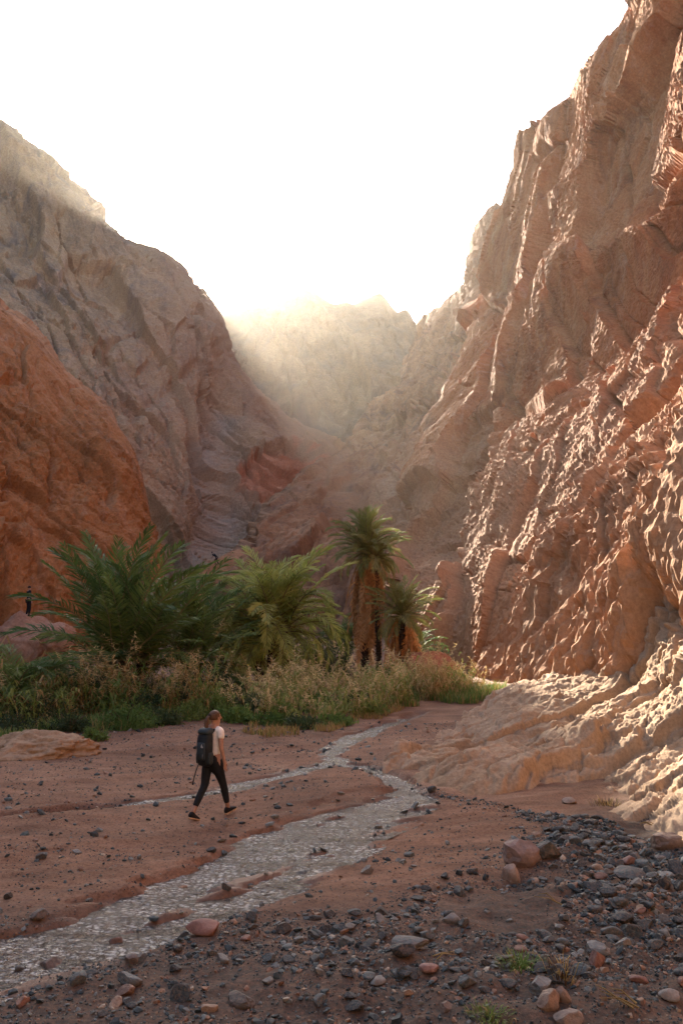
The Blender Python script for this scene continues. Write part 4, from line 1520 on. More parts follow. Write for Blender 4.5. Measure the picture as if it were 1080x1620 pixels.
NOTABLE = [  # px, py (centre of the foot), width in pixels, colour, height factor, label
    (318, 1482, 50, (0.30, 0.115, 0.075), 1.0, 'smooth red brown boulder at the near edge of the stream'),
    (476, 1392, 29, 'dark slate', 0.9, 'dark oval stone lying on the sand between stream and stony rise'),
    (356, 1426, 17, 'blue grey', 1.2, 'single blue grey stone standing in the lower water strand'),
    (76, 1540, 40, (0.13, 0.085, 0.06), 0.9, 'brown blocky rock set in the near edge of the stream'),
    (181, 1502, 24, (0.18, 0.09, 0.065), 1.0, 'small dark red rock in the shallows by the muddy bank'),
    (826, 1366, 56, (0.34, 0.21, 0.16), 1.0, 'larger of two touching pale pink boulders on the stony rise'),
    (812, 1386, 36, (0.40, 0.27, 0.19), 1.1, 'smaller pale pink block leaning in front of its bigger twin'),
    (869, 1360, 50, (0.06, 0.075, 0.068), 1.0, 'dark green grey boulder beside the two pale pink boulders'),
    (993, 1370, 32, (0.33, 0.15, 0.12), 0.9, 'rounded pink stone on the cobble bank under the slab'),
    (1053, 1408, 24, 'dark slate', 1.5, 'upright black blue stone next to a flatter black one'),
    (1076, 1410, 26, 'dark slate', 1.1, 'flatter black stone at the frame edge beside the upright one'),
    (1000, 1398, 50, (0.08, 0.10, 0.098), 0.7, 'long sloping slate block on the cobble bank'),
    (966, 1482, 40, 'blue grey', 0.8, 'broad smooth blue grey stone with a rusty corner'),
    (1002, 1474, 30, (0.06, 0.09, 0.085), 0.8, 'greenish slate stone beyond the broad blue grey one'),
    (716, 1462, 38, (0.2, 0.19, 0.165), 0.6, 'flat pale grey rock at the edge of the smooth sand patch'),
    (682, 1542, 34, (0.36, 0.17, 0.125), 0.8, 'pale red flat stone among dark pebbles near the bottom'),
    (652, 1502, 62, (0.12, 0.13, 0.12), 0.6, 'long layered grey slab lying half buried in the gravel'),
    (676, 1486, 24, 'blue grey', 1.1, 'pointed blue grey stone behind the long layered slab'),
    (636, 1520, 40, 'dark slate', 0.9, 'dark blocky stone tucked under the long layered slab'),
    (945, 1530, 32, (0.28, 0.11, 0.07), 1.4, 'rust red wedge of rock tilted up among blue stones'),
    (866, 1598, 38, (0.33, 0.21, 0.13), 1.5, 'tall rounded tan boulder at the bottom of the picture'),
    (892, 1590, 30, (0.30, 0.19, 0.125), 1.2, 'squat tan cobble touching the tall tan boulder'),
    (856, 1572, 42, (0.17, 0.18, 0.165), 0.9, 'pale grey angular rock behind the tall tan boulder'),
    (900, 1622, 42, (0.36, 0.25, 0.175), 1.2, 'pale pinkish boulder cut off by the bottom edge'),
    (1062, 1588, 30, (0.27, 0.25, 0.205), 1.0, 'pale grey cobble near the bottom corner'),
    (950, 1508, 36, (0.2, 0.2, 0.175), 0.7, 'pale grey flat stone in front of the broad blue grey stone'),
    (918, 1545, 34, 'blue grey', 0.9, 'blue grey block wedged against the rust red rock'),
    (858, 1540, 30, 'blue grey', 0.8, 'blue grey slab edge beside the small green weed'),
    (200, 1562, 42, (0.12, 0.15, 0.15), 0.7, 'flat teal grey rock on the near bank of the stream'),
    (196, 1576, 28, (0.26, 0.14, 0.085), 0.9, 'brown stone in front of the flat teal grey rock'),
    (206, 1524, 18, (0.2, 0.17, 0.15), 1.1, 'round grey pebble at the muddy bank by the water'),
    (57, 1452, 26, (0.15, 0.125, 0.095), 0.9, 'grey brown stone on the far bank of the stream'),
    (334, 1350, 14, 'dark slate', 1.2, 'black stone right at the cut bank below the hiker'),
    (140, 1422, 12, 'blue grey', 1.1, 'blue grey stone on the far bank where the sand meets the water'),
    (254, 1424, 13, 'blue grey', 1.0, 'blue grey stone in the middle of the upper water strand'),
    (522, 1366, 22, (0.27, 0.13, 0.085), 1.0, 'reddish stone on the sand spit at the stream bend'),
    (684, 1252, 16, 'dark slate', 1.2, 'black stone at the tip of the pale slab by the water'),
    (725, 1242, 16, 'dark slate', 0.9, 'dark stone touching the foot of the pale slab'),
    (55, 1332, 9, (0.28, 0.14, 0.09), 1.1, 'lone reddish stone out on the sandy flat'),
    (1058, 1352, 44, (0.29, 0.17, 0.105), 0.8, 'brown rounded rock at the foot of the slab near the frame edge'),
    (900, 1272, 20, (0.4, 0.27, 0.18), 0.7, 'tan stone on the sand in front of the slab'),
    (380, 1592, 40, (0.10, 0.085, 0.065), 0.6, 'dark muddy hump of rock at the bottom of the frame'),
    (285, 1582, 34, 'dark slate', 0.9, 'dark stone on the near bank right of the brown stone'),
    (455, 1526, 26, 'dark slate', 0.8, 'dark flat stone on the wet bank in the middle foreground'),
    (560, 1448, 22, 'blue grey', 0.8, 'blue grey stone alone on the sandy part of the rise'),
    (1010, 1560, 30, (0.24, 0.1, 0.07), 0.8, 'dull red stone near the lower corner'),
    (800, 1520, 26, (0.17, 0.17, 0.155), 0.7, 'grey flat stone just above the small green weed'),
    (740, 1560, 34, 'blue grey', 0.8, 'blue grey slab in the gravel at the lower middle'),
    (560, 1590, 30, 'dark slate', 0.8, 'dark stone in the wet gravel at the lower middle'),
    (705, 1600, 26, (0.25, 0.17, 0.12), 0.9, 'brown cobble at the bottom edge'),
]
taken, short = [], []
for i, (px, py, w, col, hf, lab) in enumerate(NOTABLE):
    p = at_ground(px, py)
    dist = np.linalg.norm(p - CAM)
    r = 0.5 * w / F * dist
    put_stone(p[0], p[1] + r * 0.5, r, col, lab, None, 3000 + i, 0.22, hgt=hf * 1.15, name='boulder' if w > 34 else 'stone',
              cat='boulder' if w > 34 else 'stone', rz=rnd.uniform(-0.5, 0.5))
    taken.append((p[0], p[1] + r * 0.5, r))
    short.append(re.split(r' (?:at|on|in|with|lying|standing|set|beside|leaning|next|beyond|near|among|behind|tucked|tilted|touching|cut|wedged|above|alone|by|right|below|half|just|of) ', lab)[0])

# ---- loose stones: the largest in view one by one, the rest as gravel
g = np.random.default_rng(77)
SMOOTHP = gpoly([(690, 1440), (760, 1420), (850, 1420), (890, 1450), (880, 1490), (800, 1505), (720, 1495)])
MUD = gpoly([(330, 1560), (400, 1530), (430, 1560), (400, 1610), (330, 1630)])
NPOOL = 400000
X = g.uniform(-9, 10, NPOOL)
Y = g.uniform(6.0, 26, NPOOL) ** 1.0
m = stream_mask(X, Y)
cl = fbm(np.stack([X / 1.3, Y / 1.3, 0 * X], 1), 4, 871)
near_side = stone_bar(X, Y)
dens = 0.06 + 0.12 * smooth(0.0, 0.3, cl)
dens = np.where(near_side > 0.25, 0.26 + 0.74 * smooth(-0.3, 0.2, cl), dens)
bank_right = np.exp(-((seg_dist(X, Y, gl([(870, 1268), (930, 1300), (985, 1350), (1010, 1400), (1020, 1470)]))[0]) / 0.75) ** 2)
dens = np.maximum(dens, 1.6 * bank_right)
lowleft = (Y < 9.8) & (m < -0.15)
dens = np.where(lowleft, np.maximum(dens, 0.55 + 0.4 * smooth(-0.3, 0.2, cl)), dens)
dens = np.where((m > -0.4) & (m < 0.25), np.maximum(dens, 0.42 * smooth(-0.35, 0.2, cl)), dens)
dens = np.where(m >= 0.3, 0.09, dens)
slabedge = np.exp(-(seg_dist(X, Y, gl([(640, 1250), (700, 1256), (770, 1268), (850, 1290)]))[0] / 0.35) ** 2)
dens = np.maximum(dens, 0.8 * slabedge)
dens = np.where(inside(X, Y, SMOOTHP), dens * 0.06, dens)
dens = np.where(inside(X, Y, MUD), dens * 0.1, dens)
dens = np.where(inside(X, Y, SLABPOLY), 0, dens)
ok = g.random(NPOOL) < dens * 0.85
X, Y, m = X[ok], Y[ok], m[ok]
rad = 0.0098 * (g.random(len(X)) + 1e-3) ** (-1 / 2.5)
rad = np.minimum(rad, 0.08)
big_ok = np.where(bank_right[ok] > 0.3, 1.35, 1.0)
rad *= big_ok
for (tx, ty, tr) in taken + [(at_ground(307, 1298)[0], at_ground(307, 1298)[1], 0.3), (at_ground(360, 1287)[0], at_ground(360, 1287)[1], 0.35)]:
    keepm = np.hypot(X - tx, Y - ty) > tr * 0.9 + rad * 0.6
    X, Y, m, rad = X[keepm], Y[keepm], m[keepm], rad[keepm]
dY = np.hypot(Y, CAM[2])
u = X / dY * F + 540
inview = (u > 2) & (u < 1078) & (Y > 7.3)
score = np.where(inview, rad / dY, 0)
order = np.argsort(-score)
NI = 238
ind = order[:NI]
names = list(COLS)
seen_labels = {}
wts = np.array([0.41, 0.35, 0.13, 0.07, 0.03, 0.01])
for j, i in enumerate(ind):
    c = names[int(g.choice(6, p=wts))]
    if m[i] > -0.25:
        zone, gl_ = 'in the shallow water or at its edge', 'at the water'
    elif Y[i] > 13.5 and X[i] < 2:
        zone, gl_ = 'scattered on the sandy flat beyond the stream', 'on the sandy flat'
    elif bank_right[ok][0] is not None and X[i] > 2.2:
        zone, gl_ = 'on the cobble bank below the sandstone slab', 'on the cobble bank'
    elif X[i] > -0.3:
        zone, gl_ = 'on the stony rise in front of the stream', 'on the stony rise'
    else:
        zone, gl_ = 'on the wet near bank in the bottom corner', 'on the wet near bank'
    q = [math.hypot(X[i] - t_[0], Y[i] - t_[1]) - t_[2] for t_ in taken]
    kk_ = int(np.argmin(q))
    sx, sy = (X[i] - taken[kk_][0]), (Y[i] - taken[kk_][1])
    where = ('to the right of' if sx > 0 else 'to the left of') if abs(sx) > abs(sy) else ('just behind' if sy > 0 else 'in front of')
    if q[kk_] > 1.6:
        lab = f'small loose {c} stone {zone}'
    else:
        lab = f'small {c} stone {where} the {short[kk_]}'
        lab = ' '.join(lab.split()[:16])
    seen_labels.setdefault(lab, []).append((X[i], Y[i], rad[i], c, f'{c} stones {gl_}', j))
for lab, its in seen_labels.items():
    for (x_, y_, r_, c_, grp, j) in its:
        put_stone(x_, y_, r_, c_, lab, grp if len(its) == 1 else its[0][4], 5000 + j, 0.2, hgt=0.95)
rest = order[NI:]
Xr, Yr, rr_ = X[rest], Y[rest], rad[rest]
Zr = ground_h(Xr, Yr)
base2 = [stone_shape(1, 600 + i, 0.6, 0.7) for i in range(8)]
base1 = [stone_shape(0 + 1, 640 + i, 0.8, 0.65) for i in range(8)]
V0, F0 = ico(1)
octV = []
for i in range(10):
    gg = np.random.default_rng(700 + i)
    P8 = np.array([(-1, -1, -1), (1, -1, -1), (1, 1, -1), (-1, 1, -1), (-1, -1, 1), (1, -1, 1), (1, 1, 1), (-1, 1, 1)], float) * 0.62
    P8 *= gg.uniform(0.55, 1.25, (8, 1))
    P8[4:, :2] *= 0.75
    P8 *= np.array([1, gg.uniform(0.6, 1), gg.uniform(0.45, 0.8)])
    octV.append(P8)
octF = np.array([(0, 3, 2), (0, 2, 1), (4, 5, 6), (4, 6, 7), (0, 1, 5), (0, 5, 4), (1, 2, 6), (1, 6, 5), (2, 3, 7), (2, 7, 6), (3, 0, 4), (3, 4, 7)])


def merge(sel, shapes_v, Fc, name, label, seed):
    g = np.random.default_rng(seed)
    VV, FF, TT = [], [], []
    nb = 0
    which = g.integers(0, len(shapes_v), len(sel))
    for s in range(len(shapes_v)):
        k = sel[which == s]
        if not len(k):
            continue
        S = shapes_v[s]
        a = g.uniform(0, 6.28, len(k))
        ti = g.normal(size=(len(k), 2)) * 0.25
        ca, sa = np.cos(a)[:, None], np.sin(a)[:, None]
        x = S[None, :, 0] * ca - S[None, :, 1] * sa
        y = S[None, :, 0] * sa + S[None, :, 1] * ca
        z = S[None, :, 2] + ti[:, :1] * x + ti[:, 1:] * y
        r = rr_[k][:, None]
        P = np.stack([Xr[k][:, None] + x * r, Yr[k][:, None] + y * r, Zr[k][:, None] + z * r + r * 0.12], -1)
        VV.append(P.reshape(-1, 3))
        FF.append((Fc[None] + (nb + np.arange(len(k)) * len(S))[:, None, None]).reshape(-1, 3))
        TT.append(np.repeat(g.random(len(k)), len(S)))
        nb += len(k) * len(S)
    o = link(name, mesh(name, np.concatenate(VV), np.concatenate(FF), [m_gravel], False, attrs={'tint': np.concatenate(TT)}))
    tag(o, label, 'gravel', kind='stuff')
    return o


nmid = min(3500, len(rest))
merge(np.arange(nmid), [b[0] for b in base2], base2[0][1], 'pebbles', 'dark and reddish pebbles strewn over the stony rise and the stream banks', 1)
merge(np.arange(nmid, len(rest)), octV, octF, 'gravel', 'fine mixed gravel strewn over the canyon floor', 2)
print('loose stones', len(rest) + NI)


# ---- big boulders
def boulder(name, c, radii, rz, seed, mat, label, sub=5, tilt=(0, 0), angular=0.3, cat='boulder', lump=0.12):
    V, Fc = ico(sub)
    gg = np.random.default_rng(seed)
    U = V.copy()
    for i in range(9):
        n = gg.normal(size=3)
        n /= np.linalg.norm(n)
        s = U @ n - gg.uniform(0.6, 0.92)
        U = U - np.where(s > 0, s * 0.8, 0)[:, None] * n
    W = U * np.array(radii)
    f, e = facet(warp(W, 0.8, 0.3, seed) / 0.6, seed, 1.0, 0.3)
    U += V * (lump * fbm(V * 1.7 + seed, 4, seed) + lump * 0.3 * fbm(V * 7 + seed, 4, seed + 5, 0.6) + 0.03 * f * angular - 0.04 * angular * np.exp(-(e / 0.07) ** 2))[:, None]
    o = link(name, mesh(name, U * np.array(radii), Fc, [mat], True), loc=c, rot=(tilt[0], tilt[1], rz))
    tag(o, label, cat)
    return o


p = GY(690, 40.5, 0)
m_redrock = rock_mat('red_boulder_rock', [(0.27, 0.11, 0.065), (0.36, 0.155, 0.09), (0.42, 0.21, 0.13)], 0.3, (1, 1, .5), (0, 0, 0), 1.0, 4.0, 0.5, 0.08)
boulder('boulder', (p[0], p[1], 0.2), (1.75, 1.1, 1.05), R(8), 31, m_redrock, 'large smooth red boulder sloping down behind the short palm', tilt=(0, R(22)))
p = G(55, 1196)
boulder('boulder', (p[0] - 0.2, p[1] + 0.5, -0.12), (1.75, 0.85, 0.6), R(4), 32, m_slab, 'pale low sandstone rock lying on the sand in front of the bushes', sub=6, lump=0.2, angular=0.8)
p = at(38, 1000, 52)
m_pink = rock_mat('pink_boulder_rock', [(0.30, 0.155, 0.095), (0.37, 0.21, 0.135), (0.43, 0.27, 0.18)], 0.3, (1, 1, .6), (0, 0, 0), 0.8, 3.0, 0.5, 0.08)
MANROCK = boulder('boulder', (p[0], 52.2, at(0, 972, 52)[2] - 1.72), (2.1, 1.4, 1.75), R(-6), 33, m_pink, 'pinkish rock with a man standing on top below the orange dome', sub=5, angular=0.8)
boulder('boulder', tuple(at(92, 998, 50) + np.array([0, 0, -0.4])), (1.0, 0.8, 0.9), R(20), 34, m_pink, 'smaller pinkish rock half hidden by palm fronds beside the man', angular=0.8)

# ---- dry twigs
def twig(px, py, L, rz, seed, label, n=3):
    r = random.Random(seed)
    p = at_ground(px, py)
    b = MB()
    for i in range(n):
        a = rz + r.uniform(-0.4, 0.4)
        q = np.array([r.uniform(-.05, .05), r.uniform(-.05, .05), 0.02])
        d = np.array([math.cos(a), math.sin(a), r.uniform(0.05, 0.25)]) * L * r.uniform(0.6, 1)
        k = np.array([r.uniform(-.04, .04), r.uniform(-.04, .04), r.uniform(0, 0.05)])
        b.tube([q, q + d * 0.5 + k, q + d], [0.007, 0.005, 0.002], 4)
    o = link('dry_twig', b.mesh('dry_twig', [m_reed_dry]), loc=(p[0], p[1], p[2]))
    tag(o, label, 'twig')


twig(1000, 1595, 0.32, R(140), 1, 'bundle of pale dry twigs between stones in the bottom corner', 6)
twig(880, 1432, 0.35, R(120), 2, 'thin dry twig lying above the smooth sand patch', 2)
twig(690, 1520, 0.2, R(20), 3, 'short dry twig on the gravel below the layered slab', 2)
twig(1040, 1310, 0.4, R(160), 4, 'dry twig caught on the sand at the foot of the slab', 3)

# ================================================================== people
def skin(name, J, bones, mats, root=None, sub=2):
    """a continuous body grown over joints J {name: (x, y, z, r or (rx, ry))}"""
    keys = list(J)
    me = bpy.data.meshes.new(name + '_rig')
    me.from_pydata([J[k][:3] for k in keys], [(keys.index(a), keys.index(b)) for a, b in bones], [])
    o = bpy.data.objects.new(name + '_rig', me)
    COL.objects.link(o)
    sm = o.modifiers.new('skin', 'SKIN')
    sm.use_smooth_shade = True
    if not me.skin_vertices:
        me.skin_vertices.new()
    for i, k in enumerate(keys):
        r = J[k][3]
        d = me.skin_vertices[0].data[i]
        d.radius = (r, r) if isinstance(r, (int, float)) else r
        d.use_root = (k == (root or keys[0]))
    ss = o.modifiers.new('sub', 'SUBSURF')
    ss.levels = sub
    ss.render_levels = sub
    dg = bpy.context.evaluated_depsgraph_get()
    dg.update()
    res = bpy.data.meshes.new_from_object(o.evaluated_get(dg))
    res.name = name
    bpy.data.objects.remove(o)
    bpy.data.meshes.remove(me)
    res.materials.clear()
    for m in mats:
        res.materials.append(m)
    for p in res.polygons:
        p.use_smooth = True
        p.material_index = 0
    return res


def cloth_mat(name, col, scale=60, bump=0.25, rough=0.85):
    t = NT(name)
    v = t.coord()
    c = t.mix(1.0, col, t.ramp(t.noise(v, 9, 4, 0.6), [(0.3, 0.75), (0.7, 1.2)]), 'MULTIPLY')
    t.bsdf(c, rough, t.bump(t.noise(v, scale * 0.25, 5, 0.6), bump, 0.02), 0.25)
    return t.m


m_skin = cloth_mat('skin', (0.42, 0.235, 0.16), 20, 0.05, 0.55)
m_shirt = cloth_mat('cream_cotton', (0.84, 0.79, 0.70))
m_legging = cloth_mat('charcoal_stretch', (0.014, 0.016, 0.018))
m_black = cloth_mat('black_cloth', (0.011, 0.013, 0.016))
m_navy = cloth_mat('dark_pack_nylon', (0.014, 0.02, 0.024), 90, 0.4, 0.6)
m_navy2 = cloth_mat('pack_lid_nylon', (0.035, 0.05, 0.055), 90, 0.4, 0.6)
m_grey = cloth_mat('grey_webbing', (0.25, 0.25, 0.24))
m_sole = cloth_mat('tan_rubber', (0.46, 0.29, 0.17))
m_hair = cloth_mat('brown_hair', (0.12, 0.065, 0.035), 120, 0.8, 0.6)
m_dhair = cloth_mat('dark_hair', (0.02, 0.015, 0.012), 120, 0.8, 0.6)
m_eye = cloth_mat('eye', (0.02, 0.015, 0.012), 10, 0.0, 0.2)
m_band = cloth_mat('hair_band', (0.03, 0.02, 0.02))


def loft(sections, name, mats, cap=True):
    """closed rings of equal length -> mesh"""
    n = len(sections[0])
    V = np.array([p for s in sections for p in s], float)
    q = []
    for i in range(len(sections) - 1):
        for k in range(n):
            k2 = (k + 1) % n
            q.append((i * n + k, i * n + k2, (i + 1) * n + k2, (i + 1) * n + k))
    tr = []
    if cap:
        for b, rev in ((0, True), ((len(sections) - 1) * n, False)):
            for k in range(1, n - 1):
                f = (b, b + k, b + k + 1)
                tr.append(f[::-1] if rev else f)
    return mesh(name, V, [np.array(q), np.array(tr)] if tr else [np.array(q)], mats, True)


def ring(c, rx, ry, n=14, e=2.0, axis='z', squash_front=0):
    out = []
    for k in range(n):
        a = 2 * math.pi * k / n
        ca, sa = math.cos(a), math.sin(a)
        x = math.copysign(abs(ca) ** (2 / e), ca) * rx
        y = math.copysign(abs(sa) ** (2 / e), sa) * ry
        if axis == 'z':
            out.append((c[0] + x, c[1] + y, c[2]))
        elif axis == 'y':
            out.append((c[0] + x, c[1], c[2] + y))
        else:
            out.append((c[0], c[1] + x, c[2] + y))
    return out


def ball(c, r, name, mat, n=8):
    secs = []
    for i in range(1, n):
        th = math.pi * i / n
        secs.append(ring((c[0], c[1], c[2] - r[2] * math.cos(th)), r[0] * math.sin(th), r[1] * math.sin(th), 14))
    return loft(secs, name, [mat])


def fingers(J, bones, wrist, side, d, fwd, tag_, curl=0.35, r=0.0085):
    """a palm and five fingers continuing from the wrist along d"""
    w = np.array(J[wrist][:3])
    d = np.array(d, float)
    d /= np.linalg.norm(d)
    f = np.array(fwd, float)
    f = f - d * (f @ d)
    f /= np.linalg.norm(f)
    s = np.cross(d, f) * side
    palm = w + d * 0.05
    J[tag_ + 'palm'] = (*palm, (0.024, 0.038))
    bones.append((wrist, tag_ + 'palm'))
    for i, (o, L) in enumerate(((0.03, 0.066), (0.011, 0.076), (-0.009, 0.072), (-0.028, 0.056))):
        a = palm + f * o + d * 0.04
        b = a + d * L * 0.5 + s * curl * 0.02
        c = b + d * L * 0.45 + s * curl * 0.07
        for nm, p_, rr in ((f'{tag_}{i}a', a, r * 1.1), (f'{tag_}{i}b', b, r), (f'{tag_}{i}c', c, r * 0.8)):
            J[nm] = (*p_, rr)
        bones += [(tag_ + 'palm', f'{tag_}{i}a'), (f'{tag_}{i}a', f'{tag_}{i}b'), (f'{tag_}{i}b', f'{tag_}{i}c')]
    a = palm + f * 0.045 - d * 0.005
    b = a + d * 0.035 + f * 0.012 + s * 0.015
    J[tag_ + 't1'] = (*a, r * 1.25)
    J[tag_ + 't2'] = (*b, r)
    bones += [(tag_ + 'palm', tag_ + 't1'), (tag_ + 't1', tag_ + 't2')]


def shoe(parent, ankle, yaw, pitch, mats, name='shoe'):
    secs, soles = [], []
    for (y, w, h0, h1) in ((-0.085, 0.026, 0.03, 0.085), (-0.06, 0.036, 0.02, 0.115), (-0.02, 0.04, 0.02, 0.12), (0.03, 0.042, 0.02, 0.095), (0.08, 0.046, 0.02, 0.072),
                           (0.13, 0.046, 0.02, 0.058), (0.165, 0.036, 0.022, 0.045), (0.182, 0.018, 0.026, 0.036)):
        secs.append(ring((0, y, (h0 + h1) / 2), w, (h1 - h0) / 2, 12, 2.5, 'y'))
        soles.append(ring((0, y * 1.03, 0.013 + (0.006 if y > 0.15 else 0)), w * 1.12, 0.013, 12, 4, 'y'))
    M = Matrix.Translation(Vector(ankle)) @ Matrix.Rotation(yaw, 4, 'Z') @ Matrix.Rotation(pitch, 4, 'X') @ Matrix.Translation(Vector((0, 0.0, -0.09)))
    o = link(name, loft(secs, name, [mats[0]]), parent)
    o.matrix_local = M
    so_ = link('sole', loft(soles, 'sole', [mats[1]]), o)
    return o


# ---------------- hiker
pa, pb = at_ground(307, 1299), at_ground(360, 1288)
mid_ = (pa + pb) / 2
hz = (gz(pa[0], pa[1]) + gz(pb[0], pb[1])) / 2
HIK = link('person', None, loc=(mid_[0], mid_[1], hz + 0.005), rot=(0, 0, -math.atan2(pb[0] - pa[0], pb[1] - pa[1]) + 0.10))
tag(HIK, 'woman with brown ponytail and cream t-shirt walking along the stream in dark leggings', 'person')
J = {
    'pelvis': (0, 0, 0.93, (0.125, 0.10)), 'waist': (0, 0.015, 1.08, (0.115, 0.085)), 'chest': (0, 0.035, 1.25, (0.135, 0.095)), 'neckb': (0, 0.03, 1.40, (0.075, 0.06)),
    'neck': (0.005, 0.045, 1.46, 0.047), 'skullb': (0.012, 0.06, 1.525, (0.066, 0.07)), 'skull': (0.014, 0.062, 1.59, (0.073, 0.085)), 'top': (0.014, 0.05, 1.645, (0.055, 0.062)),
    'chin': (0.055, 0.115, 1.50, 0.028), 'nose': (0.085, 0.135, 1.555, 0.012),
    'shR': (0.155, 0.02, 1.365, 0.056), 'elR': (0.205, -0.035, 1.115, 0.037), 'wrR': (0.215, 0.05, 0.885, 0.025),
    'shL': (-0.155, 0.02, 1.365, 0.056), 'elL': (-0.205, 0.06, 1.12, 0.037), 'wrL': (-0.19, 0.22, 0.95, 0.025),
    'hipR': (0.085, 0.0, 0.87, 0.092), 'knR': (0.085, 0.19, 0.50, 0.055), 'caR': (0.085, 0.25, 0.34, 0.052), 'anR': (0.085, 0.33, 0.085, 0.034), 'toR': (0.085, 0.44, 0.04, 0.03),
    'hipL': (-0.085, 0.0, 0.87, 0.092), 'knL': (-0.085, -0.07, 0.50, 0.055), 'caL': (-0.085, -0.19, 0.36, 0.052), 'anL': (-0.085, -0.36, 0.13, 0.034), 'toL': (-0.085, -0.27, 0.04, 0.03),
}
B = [('pelvis', 'waist'), ('waist', 'chest'), ('chest', 'neckb'), ('neckb', 'neck'), ('neck', 'skullb'), ('skullb', 'skull'), ('skull', 'top'), ('skullb', 'chin'), ('skull', 'nose'),
     ('neckb', 'shR'), ('shR', 'elR'), ('elR', 'wrR'), ('neckb', 'shL'), ('shL', 'elL'), ('elL', 'wrL'),
     ('pelvis', 'hipR'), ('hipR', 'knR'), ('knR', 'caR'), ('caR', 'anR'), ('anR', 'toR'), ('pelvis', 'hipL'), ('hipL', 'knL'), ('knL', 'caL'), ('caL', 'anL'), ('anL', 'toL')]
fingers(J, B, 'wrR', 1, (0, 0.12, -1), (0, 1, 0.1), 'R')
fingers(J, B, 'wrL', -1, (0.05, 0.5, -0.85), (0.1, 0.8, 0.5), 'L')
link('body', skin('body', J, B, [m_skin], 'pelvis'), HIK)


def grow(keys, add):
    out = {}
    for k in keys:
        r = J[k][3]
        r = (r + add, r + add) if isinstance(r, (int, float)) else (r[0] + add, r[1] + add)
        out[k] = (*J[k][:3], r)
    return out


S_ = grow(['waist', 'chest', 'neckb', 'shR', 'shL'], 0.014)
S_['hem'] = (0, 0.005, 0.93, (0.158, 0.13))
S_['waist'] = (0, 0.015, 1.08, (0.145, 0.112))
S_['neckb'] = (0, 0.032, 1.405, (0.082, 0.066))
S_['slR'] = (0.185, -0.01, 1.235, 0.058)
S_['slL'] = (-0.185, 0.045, 1.235, 0.058)
link('shirt', skin('shirt', S_, [('hem', 'waist'), ('waist', 'chest'), ('chest', 'neckb'), ('neckb', 'shR'), ('shR', 'slR'), ('neckb', 'shL'), ('shL', 'slL')], [m_shirt], 'chest'), HIK)
Lg = grow(['pelvis', 'hipR', 'knR', 'caR', 'hipL', 'knL', 'caL'], 0.010)
Lg['wb'] = (0, 0.008, 1.05, (0.135, 0.105))
Lg['pelvis'] = (0, 0, 0.93, (0.15, 0.122))
Lg['hipR'] = (0.085, 0.0, 0.87, 0.108)
Lg['hipL'] = (-0.085, 0.0, 0.87, 0.108)
Lg['cr'] = (0, 0, 0.86, (0.11, 0.10))
Lg['cuR'] = (0.085, 0.305, 0.165, 0.045)
Lg['cuL'] = (-0.085, -0.315, 0.195, 0.045)
link('leggings', skin('leggings', Lg, [('wb', 'pelvis'), ('pelvis', 'cr'), ('pelvis', 'hipR'), ('hipR', 'knR'), ('knR', 'caR'), ('caR', 'cuR'), ('pelvis', 'hipL'), ('hipL', 'knL'), ('knL', 'caL'), ('caL', 'cuL')], [m_legging], 'pelvis'), HIK)
shoe(HIK, (0.085, 0.335, 0.10), R(-4), R(12), (m_black, m_sole))
shoe(HIK, (-0.085, -0.345, 0.115), R(3), R(-18), (m_black, m_sole))
# hair: cap over the skull, hanging ponytail
hs = []
for i in range(1, 9):
    th = math.pi * (0.02 + 0.62 * i / 8)
    hs.append(ring((0.006 - 0.004 * i / 8, 0.045 - 0.012 * i / 8, 1.588 + 0.102 * math.cos(th)), 0.093 * math.sin(th), 0.108 * math.sin(th), 16))
hair = link('hair', loft(hs[::-1], 'hair', [m_hair]), HIK)
pt_ = [(-0.005, -0.055, 1.625, 0.02), (-0.012, -0.10, 1.60, 0.03), (-0.016, -0.13, 1.54, 0.042), (-0.014, -0.14, 1.46, 0.038), (-0.01, -0.14, 1.39, 0.028), (-0.008, -0.135, 1.32, 0.01)]
link('ponytail', loft([ring(p[:3], p[3], p[3] * 0.9, 10) for p in pt_][::-1], 'ponytail', [m_hair]), hair)
link('hair_band', ball((-0.008, -0.075, 1.617), (0.027, 0.022, 0.022), 'hair_band', m_band), hair)
for s in (-1, 1):
    link('eye', ball((0.062 + 0.026 * s * 0.75, 0.137 - 0.026 * s * 0.55 - 0.008, 1.575), (0.01, 0.008, 0.006), 'eye', m_eye), HIK)
link('ear', ball((0.086, 0.04, 1.565), (0.01, 0.02, 0.03), 'ear', m_skin), HIK)

# backpack (worn, its own thing)
BP = link('backpack', None)
BP.scale = (0.72, 0.85, 1.0)
BP.location = HIK.location
BP.location.z -= 0.07
BP.rotation_euler = HIK.rotation_euler
tag(BP, 'dark hiking backpack with pale emblem worn by the walking woman', 'backpack')
secs = []
for (z, rx, ry, y) in ((0.90, 0.11, 0.055, -0.18), (0.915, 0.145, 0.085, -0.20), (0.98, 0.16, 0.105, -0.215), (1.10, 0.168, 0.118, -0.225), (1.25, 0.17, 0.118, -0.225), (1.36, 0.162, 0.108, -0.215), (1.42, 0.145, 0.09, -0.20), (1.435, 0.12, 0.07, -0.195)):
    secs.append(ring((0, y, z), rx, ry, 20, 3.2))
link('bag', loft(secs, 'bag', [m_navy]), BP)
secs = [ring((0, -0.20 + dy, z), rx, ry, 20, 3.0) for (z, rx, ry, dy) in ((1.405, 0.15, 0.105, 0), (1.425, 0.168, 0.125, -0.005), (1.46, 0.162, 0.12, -0.005), (1.49, 0.125, 0.09, 0.01), (1.497, 0.08, 0.05, 0.012))]
link('lid', loft(secs, 'lid', [m_navy2]), BP)
